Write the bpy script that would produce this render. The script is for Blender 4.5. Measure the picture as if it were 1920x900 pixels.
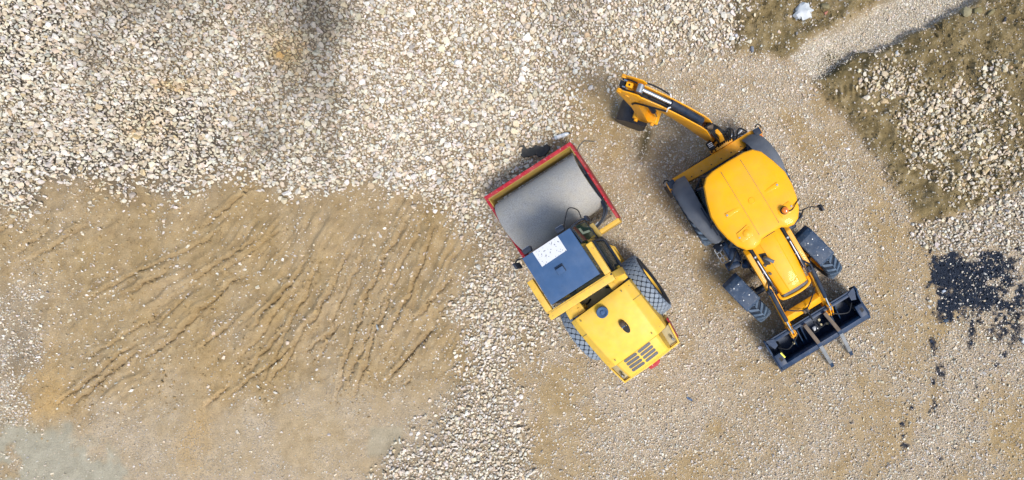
import bpy, bmesh, math, random
import numpy as np
from mathutils import Vector, Matrix, Quaternion

# ------------------------------------------------------------------ clear, camera, world, sun, exposure
for o in list(bpy.data.objects):
    bpy.data.objects.remove(o)
scene = bpy.context.scene
COL = scene.collection

CAM_H, FOC, PPX, PPY = 12.2, 971.0, 1295.0, 445.0      # drone height (m), focal length in photo pixels, point straight below
cam_data = bpy.data.cameras.new('drone_camera')
cam_data.sensor_width = 36.0
cam_data.lens = 36.0 * FOC / 1920.0
cam_data.shift_x = -(PPX - 960.0) / 1920.0
cam_data.shift_y = (PPY - 450.0) / 1920.0
cam_data.clip_end = 500.0
cam = bpy.data.objects.new('drone_camera', cam_data)
cam.location = (0, 0, CAM_H)
COL.objects.link(cam)
scene.camera = cam

SUN_AZ = Vector((0.80, -0.60))      # towards the sun, on the ground plan
SUN_EL = math.radians(56)
world = bpy.data.worlds.new('World')
scene.world = world
world.use_nodes = True
wn = world.node_tree
sky = wn.nodes.new('ShaderNodeTexSky')
sky.sky_type = 'NISHITA'
sky.sun_disc = False
sky.sun_elevation = SUN_EL
sky.sun_rotation = math.atan2(SUN_AZ.x, SUN_AZ.y)
sky.dust_density = 2.0
wn.links.new(sky.outputs[0], wn.nodes['Background'].inputs[0])
wn.nodes['Background'].inputs[1].default_value = 0.14
sun_data = bpy.data.lights.new('sun', 'SUN')
sun_data.energy = 2.25
sun_data.angle = math.radians(16)
sun_data.color = (1.0, 0.955, 0.89)
sun = bpy.data.objects.new('sun', sun_data)
d = Vector((SUN_AZ.x * math.cos(SUN_EL), SUN_AZ.y * math.cos(SUN_EL), math.sin(SUN_EL)))
sun.rotation_euler = d.to_track_quat('Z', 'Y').to_euler()
sun.location = d * 40
COL.objects.link(sun)
vs = scene.view_settings
vs.view_transform = 'Standard'
vs.look = 'None'
vs.exposure = 0.64
vs.gamma = 1.0
vs.use_curve_mapping = False

RNG = np.random.default_rng(7)
random.seed(7)

# ------------------------------------------------------------------ materials
def mat(name, col, rough=0.5, metal=0.0, var=0.12, scale=6.0, dirt=0.0, dirtcol=(0.30, 0.25, 0.18), bump=0.0, bscale=60.0, coat=0.0, wear=0.0, wearcol=(0.35, 0.33, 0.3), spec=0.5):
    m = bpy.data.materials.new(name)
    m.use_nodes = True
    nt = m.node_tree; N = nt.nodes; L = nt.links
    b = N['Principled BSDF']
    b.inputs['Roughness'].default_value = rough
    b.inputs['Metallic'].default_value = metal
    b.inputs['Coat Weight'].default_value = coat
    b.inputs['Specular IOR Level'].default_value = spec
    tc = N.new('ShaderNodeTexCoord')
    n1 = N.new('ShaderNodeTexNoise'); n1.inputs['Scale'].default_value = scale; n1.inputs['Detail'].default_value = 6
    L.new(tc.outputs['Object'], n1.inputs['Vector'])
    mr = N.new('ShaderNodeMapRange')
    mr.inputs[1].default_value = 0.3; mr.inputs[2].default_value = 0.7
    mr.inputs[3].default_value = 1 - var; mr.inputs[4].default_value = 1 + var
    L.new(n1.outputs[0], mr.inputs[0])
    hs = N.new('ShaderNodeMix'); hs.data_type = 'RGBA'; hs.blend_type = 'MULTIPLY'; hs.inputs[0].default_value = 1
    hs.inputs[6].default_value = (*col, 1)
    L.new(mr.outputs[0], hs.inputs[7])
    out = hs.outputs[2]
    def layer(out, amount, colr, sc, lo, hi, detail=8):
        nn = N.new('ShaderNodeTexNoise'); nn.inputs['Scale'].default_value = sc; nn.inputs['Detail'].default_value = detail
        nn.inputs['Roughness'].default_value = 0.65
        L.new(tc.outputs['Object'], nn.inputs['Vector'])
        r = N.new('ShaderNodeMapRange'); r.inputs[1].default_value = lo; r.inputs[2].default_value = hi
        r.inputs[3].default_value = 0; r.inputs[4].default_value = amount
        L.new(nn.outputs[0], r.inputs[0])
        mx = N.new('ShaderNodeMix'); mx.data_type = 'RGBA'
        L.new(r.outputs[0], mx.inputs[0]); L.new(out, mx.inputs[6]); mx.inputs[7].default_value = (*colr, 1)
        return mx.outputs[2]
    if dirt > 0:
        out = layer(out, dirt, dirtcol, 3.1, 0.42, 0.75)
    if wear > 0:
        out = layer(out, wear, wearcol, 23.0, 0.60, 0.66, 4)
    L.new(out, b.inputs['Base Color'])
    if bump > 0:
        n2 = N.new('ShaderNodeTexNoise'); n2.inputs['Scale'].default_value = bscale; n2.inputs['Detail'].default_value = 4
        L.new(tc.outputs['Object'], n2.inputs['Vector'])
        bp = N.new('ShaderNodeBump'); bp.inputs['Strength'].default_value = bump; bp.inputs['Distance'].default_value = 0.01
        L.new(n2.outputs[0], bp.inputs['Height']); L.new(bp.outputs[0], b.inputs['Normal'])
    return m

M = {}
M['deep_yellow'] = mat('deep_yellow_paint', (0.84, 0.375, 0.0015), 0.42, var=0.05, dirt=0.45, dirtcol=(0.58, 0.31, 0.05), wear=0.14, wearcol=(0.50, 0.33, 0.10), coat=0.08, spec=0.25)
M['arm_yellow'] = mat('worn_yellow_paint', (0.80, 0.345, 0.003), 0.45, var=0.10, dirt=0.25, wear=0.30, coat=0.05, spec=0.3)
M['pale_yellow'] = mat('pale_yellow_paint', (0.74, 0.465, 0.055), 0.48, var=0.08, dirt=0.5, dirtcol=(0.54, 0.39, 0.14), wear=0.18, wearcol=(0.44, 0.33, 0.15), coat=0.0, spec=0.25)
M['pale_yellow_worn'] = mat('scuffed_pale_yellow_paint', (0.72, 0.43, 0.05), 0.52, var=0.10, dirt=0.4, dirtcol=(0.30, 0.22, 0.08), wear=0.5, wearcol=(0.20, 0.15, 0.08))
M['ochre'] = mat('muddy_ochre_paint', (0.42, 0.28, 0.05), 0.6, var=0.15, dirt=0.6)
M['red'] = mat('scuffed_red_paint', (0.36, 0.012, 0.026), 0.55, spec=0.25, var=0.15, dirt=0.25, wear=0.75, wearcol=(0.55, 0.40, 0.36))
M['roof_blue'] = mat('faded_blue_paint', (0.042, 0.092, 0.19), 0.65, spec=0.2, var=0.08, dirt=0.25, dirtcol=(0.16, 0.20, 0.26), wear=0.25, wearcol=(0.04, 0.07, 0.13))
M['navy'] = mat('navy_paint', (0.006, 0.026, 0.068), 0.45, spec=0.3, var=0.25, dirt=0.25, dirtcol=(0.12, 0.13, 0.14), wear=0.4, wearcol=(0.16, 0.18, 0.2))
M['navy_clean'] = mat('dark_navy_plastic', (0.009, 0.020, 0.042), 0.5, spec=0.25, var=0.15, dirt=0.15)
M['guard'] = mat('dusty_navy_mudguard', (0.014, 0.038, 0.082), 0.5, spec=0.3, var=0.2, dirt=0.35, dirtcol=(0.18, 0.20, 0.22), wear=0.5, wearcol=(0.28, 0.30, 0.32))
M['fender_grey'] = mat('grey_fender_plastic', (0.105, 0.118, 0.14), 0.6, spec=0.3, var=0.10, dirt=0.25, dirtcol=(0.22, 0.21, 0.19))
M['black'] = mat('black_rubber', (0.008, 0.010, 0.014), 0.55, spec=0.25, var=0.2, dirt=0.2, dirtcol=(0.06, 0.06, 0.06))
M['tyre'] = mat('tyre_rubber', (0.014, 0.022, 0.036), 0.8, spec=0.2, var=0.2, dirt=0.3, dirtcol=(0.15, 0.15, 0.15))
M['tread'] = mat('dusty_tread_rubber', (0.07, 0.105, 0.15), 0.8, spec=0.2, var=0.3, dirt=0.35, dirtcol=(0.22, 0.21, 0.20))
M['roller_tread'] = mat('pale_dusty_tread', (0.20, 0.245, 0.30), 0.85, spec=0.2, var=0.12, dirt=0.35, dirtcol=(0.30, 0.30, 0.29))
M['drum'] = mat('dusty_steel_drum', (0.35, 0.342, 0.32), 0.75, 0.1, spec=0.3, var=0.30, scale=55, dirt=0.75, dirtcol=(0.42, 0.38, 0.30), bump=0.5, bscale=120, wear=0.3, wearcol=(0.42, 0.40, 0.36))
M['chrome'] = mat('chrome_rod', (0.62, 0.63, 0.65), 0.18, 1.0, var=0.05)
M['tine'] = mat('polished_fork_steel', (0.30, 0.32, 0.34), 0.38, 0.6, var=0.2, dirt=0.2)
M['steel'] = mat('bare_steel', (0.30, 0.32, 0.34), 0.4, 0.7, var=0.15, dirt=0.3, dirtcol=(0.2, 0.19, 0.18))
M['rust'] = mat('rusty_brown_steel', (0.095, 0.070, 0.05), 0.7, 0.3, var=0.3, dirt=0.4, dirtcol=(0.22, 0.18, 0.13))
M['dig_bucket'] = mat('worn_digging_bucket_steel', (0.030, 0.030, 0.036), 0.5, 0.5, var=0.3, dirt=0.4, dirtcol=(0.12, 0.09, 0.07))
M['grille'] = mat('grey_grille_mesh', (0.10, 0.10, 0.105), 0.6, 0.2, var=0.3, scale=40, bump=0.4, bscale=160)
M['beige'] = mat('dusty_beige_plate', (0.42, 0.36, 0.20), 0.6, var=0.15, dirt=0.3)
M['olive'] = mat('dark_olive_paint', (0.20, 0.165, 0.06), 0.6, var=0.15, dirt=0.4)
M['dark'] = mat('black_recess', (0.008, 0.008, 0.009), 0.7, var=0.2)
M['white'] = mat('white_paint', (0.72, 0.72, 0.70), 0.5, var=0.05)
M['orange'] = mat('orange_lens', (0.62, 0.16, 0.02), 0.15, var=0.2, scale=30, coat=0.6)
M['sticker_y'] = mat('yellow_sticker', (0.75, 0.70, 0.05), 0.5, var=0.05)
M['seat'] = mat('seat_fabric', (0.03, 0.03, 0.035), 0.9, var=0.2)
M['floor'] = mat('cab_floor_rubber', (0.09, 0.09, 0.085), 0.8, var=0.2, dirt=0.5)

def glass(name, col, rough=0.06, trans=0.75):
    m = bpy.data.materials.new(name); m.use_nodes = True
    nt = m.node_tree; b = nt.nodes['Principled BSDF']
    b.inputs['Base Color'].default_value = (*col, 1); b.inputs['Roughness'].default_value = rough
    tr = nt.nodes.new('ShaderNodeBsdfTransparent'); tr.inputs[0].default_value = (*[min(1, c * 2.2 + 0.25) for c in col], 1)
    mx = nt.nodes.new('ShaderNodeMixShader'); mx.inputs[0].default_value = 1 - trans
    nt.links.new(tr.outputs[0], mx.inputs[1]); nt.links.new(b.outputs[0], mx.inputs[2])
    nt.links.new(mx.outputs[0], nt.nodes['Material Output'].inputs[0])
    return m
M['glass_green'] = glass('green_tinted_glass', (0.03, 0.085, 0.055), trans=0.45)
M['glass_cab'] = glass('grey_cab_glass', (0.045, 0.075, 0.08), trans=0.55)
M['plastic_clear'] = glass('clear_bottle_plastic', (0.70, 0.76, 0.80), 0.12, 0.35)

# worn white label: noise-eaten paint with dark flecks
def label_material():
    m = bpy.data.materials.new('worn_white_label'); m.use_nodes = True
    nt = m.node_tree; N = nt.nodes; L = nt.links; b = N['Principled BSDF']; b.inputs['Roughness'].default_value = 0.6
    tc = N.new('ShaderNodeTexCoord'); n = N.new('ShaderNodeTexNoise'); n.inputs['Scale'].default_value = 34; n.inputs['Detail'].default_value = 3
    L.new(tc.outputs['Object'], n.inputs['Vector'])
    r = N.new('ShaderNodeValToRGB'); e = r.color_ramp.elements
    e[0].position = 0.345; e[0].color = (0.03, 0.035, 0.05, 1); e[1].position = 0.375; e[1].color = (0.56, 0.57, 0.58, 1)
    L.new(n.outputs[0], r.inputs[0]); L.new(r.outputs[0], b.inputs['Base Color'])
    return m
M['label'] = label_material()

# ------------------------------------------------------------------ mesh helpers
def V(*a): return Vector(a)
def box(bm, x0, x1, y0, y1, z0, z1, mtx=None):
    vs_ = [bm.verts.new((x, y, z)) for x in (x0, x1) for y in (y0, y1) for z in (z0, z1)]
    for f in ((0, 1, 3, 2), (4, 6, 7, 5), (0, 4, 5, 1), (2, 3, 7, 6), (0, 2, 6, 4), (1, 5, 7, 3)):
        bm.faces.new([vs_[i] for i in f])
    if mtx is not None: bmesh.ops.transform(bm, matrix=mtx, verts=vs_)
    return vs_
def loft(bm, rings, cap=True, closed=True):
    R = [[bm.verts.new(p) for p in r] for r in rings]
    n = len(R[0])
    for a, b in zip(R[:-1], R[1:]):
        for i in range(n if closed else n - 1):
            j = (i + 1) % n
            bm.faces.new((a[i], a[j], b[j], b[i]))
    if cap and closed:
        bm.faces.new(R[0][::-1]); bm.faces.new(R[-1])
    return [v for r in R for v in r]
def prism_z(bm, pts, z0, z1): return loft(bm, [[(x, y, z0) for x, y in pts], [(x, y, z1) for x, y in pts]])
def prism_y(bm, pts, y0, y1): return loft(bm, [[(x, y0, z) for x, z in pts], [(x, y1, z) for x, z in pts]])
def cyl(bm, p0, p1, r0, r1=None, seg=14):
    r1 = r0 if r1 is None else r1
    p0 = Vector(p0); p1 = Vector(p1); q = (p1 - p0).to_track_quat('Z', 'Y')
    ring = lambda p, r: [p + q @ Vector((r * math.cos(2 * math.pi * i / seg), r * math.sin(2 * math.pi * i / seg), 0)) for i in range(seg)]
    return loft(bm, [ring(p0, r0), ring(p1, r1)])
def smooth_path(pts, sub=5):
    P = [Vector(p) for p in pts]
    if len(P) < 3: return P
    P = [P[0] * 2 - P[1]] + P + [P[-1] * 2 - P[-2]]
    out = []
    for i in range(1, len(P) - 2):
        a, b, c, e = P[i - 1:i + 3]
        for k in range(sub):
            t = k / sub
            out.append(0.5 * ((2 * b) + (-a + c) * t + (2 * a - 5 * b + 4 * c - e) * t * t + (-a + 3 * b - 3 * c + e) * t ** 3))
    out.append(P[-2])
    return out
def tube(bm, pts, r, seg=8, smooth=True, sub=5):
    P = smooth_path(pts, sub) if smooth else [Vector(p) for p in pts]
    rings = []
    for i, p in enumerate(P):
        t = (P[min(i + 1, len(P) - 1)] - P[max(i - 1, 0)])
        q = t.to_track_quat('Z', 'Y')
        rings.append([p + q @ Vector((r * math.cos(2 * math.pi * k / seg), r * math.sin(2 * math.pi * k / seg), 0)) for k in range(seg)])
    return loft(bm, rings)
def lathe_y(bm, prof, seg=40, c=(0, 0, 0), cap=False):
    rings = [[(c[0] + r * math.cos(2 * math.pi * i / seg), c[1] + y, c[2] + r * math.sin(2 * math.pi * i / seg)) for i in range(seg)] for r, y in prof]
    return loft(bm, rings, cap=cap)
def lathe_z(bm, prof, seg=24, c=(0, 0, 0), cap=True):
    rings = [[(c[0] + r * math.cos(2 * math.pi * i / seg), c[1] + r * math.sin(2 * math.pi * i / seg), c[2] + z) for i in range(seg)] for r, z in prof]
    return loft(bm, rings, cap=cap)
def beam(bm, p0, p1, w, h, up=(0, 0, 1)):
    """box bar from p0 to p1, w across, h along up"""
    p0 = Vector(p0); p1 = Vector(p1); t = (p1 - p0); Ln = t.length; t.normalize()
    s = Vector(up).cross(t).normalized(); u = t.cross(s)
    m = Matrix((t, s, u)).transposed().to_4x4(); m.translation = p0
    return box(bm, 0, Ln, -w / 2, w / 2, -h / 2, h / 2, m)
def capsule_pts(cx, cy, lx, ly, seg=8):
    """capsule long in y"""
    r = lx / 2; pts = []
    for s, a0 in ((1, 0), (-1, math.pi)):
        for i in range(seg + 1):
            a = a0 + math.pi * i / seg
            pts.append((cx + r * math.cos(a), cy + s * (ly / 2 - r) + r * math.sin(a)))
    return pts
def obj(name, bm, material, parent=None, bevel=0.0, smooth=35, seg=2):
    bmesh.ops.remove_doubles(bm, verts=bm.verts, dist=1e-5)
    bmesh.ops.recalc_face_normals(bm, faces=bm.faces)
    if bevel > 0:
        es = [e for e in bm.edges if len(e.link_faces) == 2 and e.calc_face_angle(0) > math.radians(28)]
        bmesh.ops.bevel(bm, geom=es, offset=bevel, segments=seg, profile=0.6, affect='EDGES', clamp_overlap=True)
    me = bpy.data.meshes.new(name)
    bm.to_mesh(me); bm.free()
    if smooth:
        me.polygons.foreach_set('use_smooth', [True] * len(me.polygons))
        me.set_sharp_from_angle(angle=math.radians(smooth))
    me.materials.append(M[material] if isinstance(material, str) else material)
    o = bpy.data.objects.new(name, me)
    COL.objects.link(o)
    if parent is not None: o.parent = parent
    return o
def new(): return bmesh.new()
def tag(o, label, cat, group=None):
    o['label'] = label; o['category'] = cat
    if group: o['group'] = group
    return o
def thing(name, label, cat, loc, rotz=0):
    o = bpy.data.objects.new(name, None); COL.objects.link(o)
    o.location = loc; o.rotation_euler = (0, 0, rotz); o.empty_display_size = 0.3
    return tag(o, label, cat)

# ------------------------------------------------------------------ ground plan
def gx(u): return (np.asarray(u, float) - PPX) * CAM_H / FOC          # photo column -> metres east
def gy(v): return (PPY - np.asarray(v, float)) * CAM_H / FOC          # photo row -> metres north
PXM = FOC / CAM_H                                                     # ground-plan units per metre

_tabs = {}
def vnoise(x, y, seed):
    if seed not in _tabs: _tabs[seed] = np.random.default_rng(seed).random((256, 256))
    T = _tabs[seed]
    xi = np.floor(x).astype(int); yi = np.floor(y).astype(int)
    fx = x - xi; fy = y - yi
    fx = fx * fx * (3 - 2 * fx); fy = fy * fy * (3 - 2 * fy)
    a = T[xi % 256, yi % 256]; b = T[(xi + 1) % 256, yi % 256]; c = T[xi % 256, (yi + 1) % 256]; e = T[(xi + 1) % 256, (yi + 1) % 256]
    return (a * (1 - fx) + b * fx) * (1 - fy) + (c * (1 - fx) + e * fx) * fy
def fbm(x, y, scale, seed, octv=4):
    s = 0; amp = 1; tot = 0
    for k in range(octv):
        s = s + amp * vnoise(x / scale * 2 ** k + 17.3 * k, y / scale * 2 ** k + 5.1 * k, seed + k); tot += amp; amp *= 0.5
    return s / tot
def sdist(u, v, poly):
    """signed distance in plan units, positive inside"""
    P = np.array(poly, float); n = len(P)
    best = np.full(u.shape, 1e9); inside = np.zeros(u.shape, bool)
    for i in range(n):
        ax, ay = P[i]; bx_, by_ = P[(i + 1) % n]
        ex, ey = bx_ - ax, by_ - ay
        t = np.clip(((u - ax) * ex + (v - ay) * ey) / (ex * ex + ey * ey + 1e-9), 0, 1)
        best = np.minimum(best, np.hypot(u - ax - t * ex, v - ay - t * ey))
        cond = ((ay > v) != (by_ > v)) & (u < ex * (v - ay) / (ey + 1e-12) + ax)
        inside ^= cond
    return np.where(inside, best, -best)
def sstep(x, a, b):
    t = np.clip((x - a) / (b - a), 0, 1); return t * t * (3 - 2 * t)

P_GRAVEL = [(-400, -300), (1395, -300), (1372, 20), (1380, 70), (1362, 108), (1260, 112), (1130, 118), (1075, 150), (1045, 235), (985, 275),
            (935, 330), (895, 385), (838, 380), (770, 362), (700, 336), (640, 326), (596, 348), (520, 332), (430, 322), (350, 352), (300, 330),
            (245, 318), (225, 352), (150, 338), (62, 326), (40, 385), (-400, 410)]
P_COLUMN = [(836, 372), (900, 372), (950, 460), (985, 530), (1040, 575), (1075, 640), (1020, 655), (982, 650), (972, 705), (990, 790), (1005, 860), (1015, 960),
            (680, 960), (790, 812), (850, 772), (872, 690), (876, 590), (892, 520), (905, 450), (850, 405)]
P_RIGHT = [(1728, 422), (1790, 392), (1850, 372), (1960, 335), (2200, 300), (2200, 470), (1960, 478), (1860, 472), (1765, 476), (1735, 460)]
P_MIX = [(1626, 148), (1700, 112), (1765, 160), (1840, 120), (1960, 95), (2100, 90), (2100, 330), (1920, 330), (1820, 345), (1740, 318), (1690, 262), (1650, 205)]
P_STRIP = [(1486, 104), (1560, 66), (1640, 24), (1700, -20), (1900, -120), (1960, -80), (1812, 0), (1762, 32), (1690, 76), (1604, 104), (1560, 132), (1532, 150), (1510, 130)]
P_MUD1 = [(1368, -300), (1900, -300), (1720, -20), (1640, 20), (1560, 62), (1490, 102), (1440, 104), (1372, 102), (1384, 60), (1366, 10)]
P_MUD2 = [(1812, 0), (1960, -80), (2400, -200), (2400, 330), (1960, 335), (1852, 372), (1790, 392), (1735, 420), (1700, 370), (1655, 300), (1600, 235), (1560, 190), (1534, 155), (1606, 106), (1692, 78), (1764, 34)]
P_TAR = [(1762, 478), (1800, 470), (1860, 474), (2050, 476), (2050, 585), (1900, 588), (1876, 590), (1850, 584), (1800, 596), (1778, 602), (1762, 588), (1756, 540)]
P_SAND = [(40, 385), (62, 330), (150, 342), (225, 356), (350, 356), (430, 326), (596, 352), (690, 340), (770, 366), (838, 384), (870, 420), (895, 470), (880, 560), (872, 690), (850, 772),
          (790, 740), (640, 730), (470, 742), (330, 760), (200, 750), (90, 800), (50, 790), (70, 700), (90, 620), (88, 560), (40, 510), (-200, 480), (-200, 400)]
P_SLAB = [(-300, 812), (40, 798), (120, 800), (180, 835), (230, 850), (252, 900), (250, 1100), (-300, 1100)]
P_LEFTG = [(-300, 520), (30, 540), (85, 570), (88, 620), (66, 690), (56, 760), (40, 800), (-300, 815)]
TAR_SPOTS = [(1884, 622, 24, 22), (1872, 598, 20, 16), (1846, 612, 5, 20), (1822, 618, 6, 22), (1900, 600, 16, 14), (1760, 690, 4, 16), (1748, 735, 5, 22), (1700, 815, 5, 20), (1747, 646, 8, 8), (1826, 606, 12, 10), (1818, 640, 5, 14), (1752, 715, 5, 7), (1750, 746, 5, 9), (1742, 765, 4, 7), (1697, 790, 4, 6), (1700, 832, 6, 11),
             (1796, 829, 6, 6), (1760, 856, 5, 4), (1874, 664, 6, 5), (1860, 682, 5, 6), (1832, 722, 4, 8), (1779, 761, 4, 3), (1706, 762, 4, 3), (1770, 598, 10, 7), (1845, 604, 12, 6), (1750, 660, 5, 8)]

FURROWS = [  # start, end on the ground plan, depth in m, lug marks
    (467, 355, 397, 410, .055, 0), (310, 487, 200, 540, .045, 0), (305, 517, 247, 547, .055, 0), (467, 460, 383, 513, .05, 0), (437, 530, 360, 597, .06, 0),
    (360, 602, 287, 657, .06, 0), (236, 673, 150, 747, .065, 0), (234, 660, 130, 737, .06, 0), (630, 613, 583, 650, .05, 0), (533, 617, 480, 680, .055, 0),
    (550, 650, 460, 720, .055, 0), (423, 727, 390, 753, .045, 0), (433, 607, 383, 643, .045, 0), (567, 500, 493, 593, .05, 0), (30, 410, 0, 432, .05, 0),
    (80, 435, 40, 470, .035, 0), (275, 600, 190, 655, .03, 0), (350, 560, 300, 600, .03, 0), (150, 430, 70, 480, .03, 0), (620, 545, 560, 640, .045, 1),
    (750, 433, 690, 547, .05, 1), (807, 453, 748, 593, .06, 1), (690, 547, 640, 713, .055, 1), (727, 567, 677, 707, .055, 1), (840, 533, 787, 587, .05, 0),
    (807, 627, 740, 700, .065, 0), (853, 563, 827, 580, .05, 0), (643, 487, 593, 593, .05, 1), (587, 520, 513, 673, .05, 1), (563, 513, 500, 587, .045, 1),
    (560, 647, 513, 707, .05, 1), (668, 500, 610, 640, .04, 1), (780, 440, 722, 560, .035, 1), (768, 715, 760, 720, .05, 0), (796, 395, 800, 405, .04, 0),
    (520, 440, 430, 500, .03, 0), (400, 440, 330, 480, .03, 0), (540, 560, 470, 650, .035, 0), (705, 600, 660, 700, .04, 1)]

_f = []
for (a, b, c, e, dep, lug) in FURROWS:      # let every scrape run on a little past its clear part
    _f.append((a + (a - c) * .22, b + (b - e) * .22, c + (c - a) * .28, e + (e - b) * .28, dep, lug))
FURROWS = _f

def masks(x, y):
    u = PPX + x * PXM; v = PPY - y * PXM
    w1 = (fbm(x, y, 0.55, 11, 5) - .5) * 66 + (fbm(x, y, 1.9, 15, 2) - .5) * 46; w2 = (fbm(x, y, 0.55, 31, 5) - .5) * 66 + (fbm(x, y, 1.9, 35, 2) - .5) * 46
    uu = u + w1; vv = v + w2
    m = {}
    m['u'], m['v'] = u, v
    sg = lambda p, a=-7, b=7: sstep(sdist(uu, vv, p), a, b)
    m['grav'] = np.maximum(sg(P_GRAVEL, -46, 20), sg(P_COLUMN, -40, 34))
    m['right'] = sg(P_RIGHT)
    m['mix'] = sg(P_MIX, -34, 24) * sstep(fbm(x, y, 0.9, 51, 4), .36, .60)
    m['strip'] = sstep(sdist(u + w1 * .35, v + w2 * .35, P_STRIP), -9, 7)
    m['mud'] = np.maximum(sstep(sdist(u + w1 * .55, v + w2 * .55, P_MUD1), -12, 12), sstep(sdist(u + w1 * .55, v + w2 * .55, P_MUD2), -12, 12)) * (1 - m['strip'])
    hf = fbm(x, y, .13, 77, 3)
    tar = sstep(sdist(u + w1 * .5, v + w2 * .5, P_TAR) + (hf - .5) * 60, -10, 8)
    tar = tar * sstep(fbm(x, y, 0.34, 71, 4) + (hf - .5) * .5 + np.clip((1895 - u) / 300, -.02, .32), .38, .56)
    for (a, b, ra, rb) in TAR_SPOTS:
        e = ((u + w1 * .4 - a) / ra) ** 2 + ((v + w2 * .4 - b) / rb) ** 2
        tar = np.maximum(tar, sstep(-e, -3.5, .2) * sstep(fbm(x, y, .10, 75, 3), .40, .58))
    m['tar'] = tar
    m['sand'] = sg(P_SAND, -60, 46)
    m['slab'] = sstep(sdist(uu + w1 * .6, vv + w2 * .6, P_SLAB), -26, 20) * sstep(fbm(x, y, .5, 81, 4), .26, .44)
    e = np.maximum(np.abs(u - 722) / 34, np.abs(v - 828) / 30) + w1 * .006
    m['pale'] = sstep(-e, -1.15, -.75)
    m['leftg'] = sg(P_LEFTG)
    m['grey'] = sstep(sdist(uu + w1, vv + w2, [(70, 800), (190, 745), (330, 700), (480, 735), (620, 722), (800, 735), (830, 780), (690, 960), (100, 960)]), -45, 45)
    g = lambda a, b, ra, rb: np.exp(-((uu - a) / ra) ** 2 - ((vv - b) / rb) ** 2)
    m['orange'] = np.clip(g(95, 735, 45, 60) + .9 * g(372, 800, 34, 60) + .45 * g(410, 690, 60, 50), 0, 1)
    m['dark_tone'] = np.clip(.62 * g(606, 50, 52, 95) + .5 * g(520, 10, 140, 42) + .40 * g(575, 140, 80, 95) + .55 * g(280, 5, 80, 40) + .42 * g(190, 110, 52, 90) + .45 * g(490, 250, 60, 46) + .3 * g(360, 90, 60, 60)
                         + .35 * g(1085, 40, 45, 60) + .3 * g(55, 250, 50, 30) + .25 * g(620, 260, 25, 80) + .35 * g(30, 670, 40, 40), 0, 1)  # darker smears over the gravel and the ground under it
    m['gap'] = np.clip(sstep(-u, -650, -590) * (.35 + .9 * sstep(fbm(x, y, 1.3, 241, 3), .35, .65)), 0, 1) * m['grav']  # shade between the left gravel stones, put into the ground colour
    m['ochre'] = np.clip(g(530, 100, 40, 32) + .9 * g(350, 178, 34, 18) + .5 * g(290, 250, 50, 40) + .4 * g(190, 370, 40, 20), 0, 1)
    m['damp'] = np.clip(1.1 * g(1198, 262, 16, 26) + 1.1 * g(1578, 134, 30, 13) + 1.0 * g(1632, 114, 34, 13) + .8 * g(1700, 84, 36, 10) + .7 * g(1788, 36, 34, 12) + .5 * g(1480, 96, 26, 8) + .6 * g(1036, 252, 8, 14) + .5 * g(1042, 66, 12, 8), 0, 1)
    return m

_ra, _ba = math.radians(122.8), math.radians(-58.5)
BEARING = ([(-1.986, -.966, _ra, 2.02, y, .55) for y in (-.9, -.45, 0, .45, .9)] + [(-1.986, -.966, _ra, -.68, y, .5) for y in (-.775, .775)]
           + [(.487, 1.738, _ba, x, y, .5) for x, y in ((.83, -.95), (.83, .92), (3.09, -.94), (3.09, .90), (.05, -1.1), (.05, 1.1), (-1.75, -.95), (4.6, -.8), (4.6, 0), (4.6, .8))])
def furrow_mask(u, v):
    r = np.zeros(u.shape)
    for (x0, y0, x1, y1, dep, lug) in FURROWS:
        ex, ey = x1 - x0, y1 - y0; L2 = ex * ex + ey * ey
        t = np.clip(((u - x0) * ex + (v - y0) * ey) / L2, 0, 1)
        r = np.maximum(r, np.exp(-((u - x0 - t * ex) ** 2 + (v - y0 - t * ey) ** 2) / 130.0))
    return r

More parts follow.
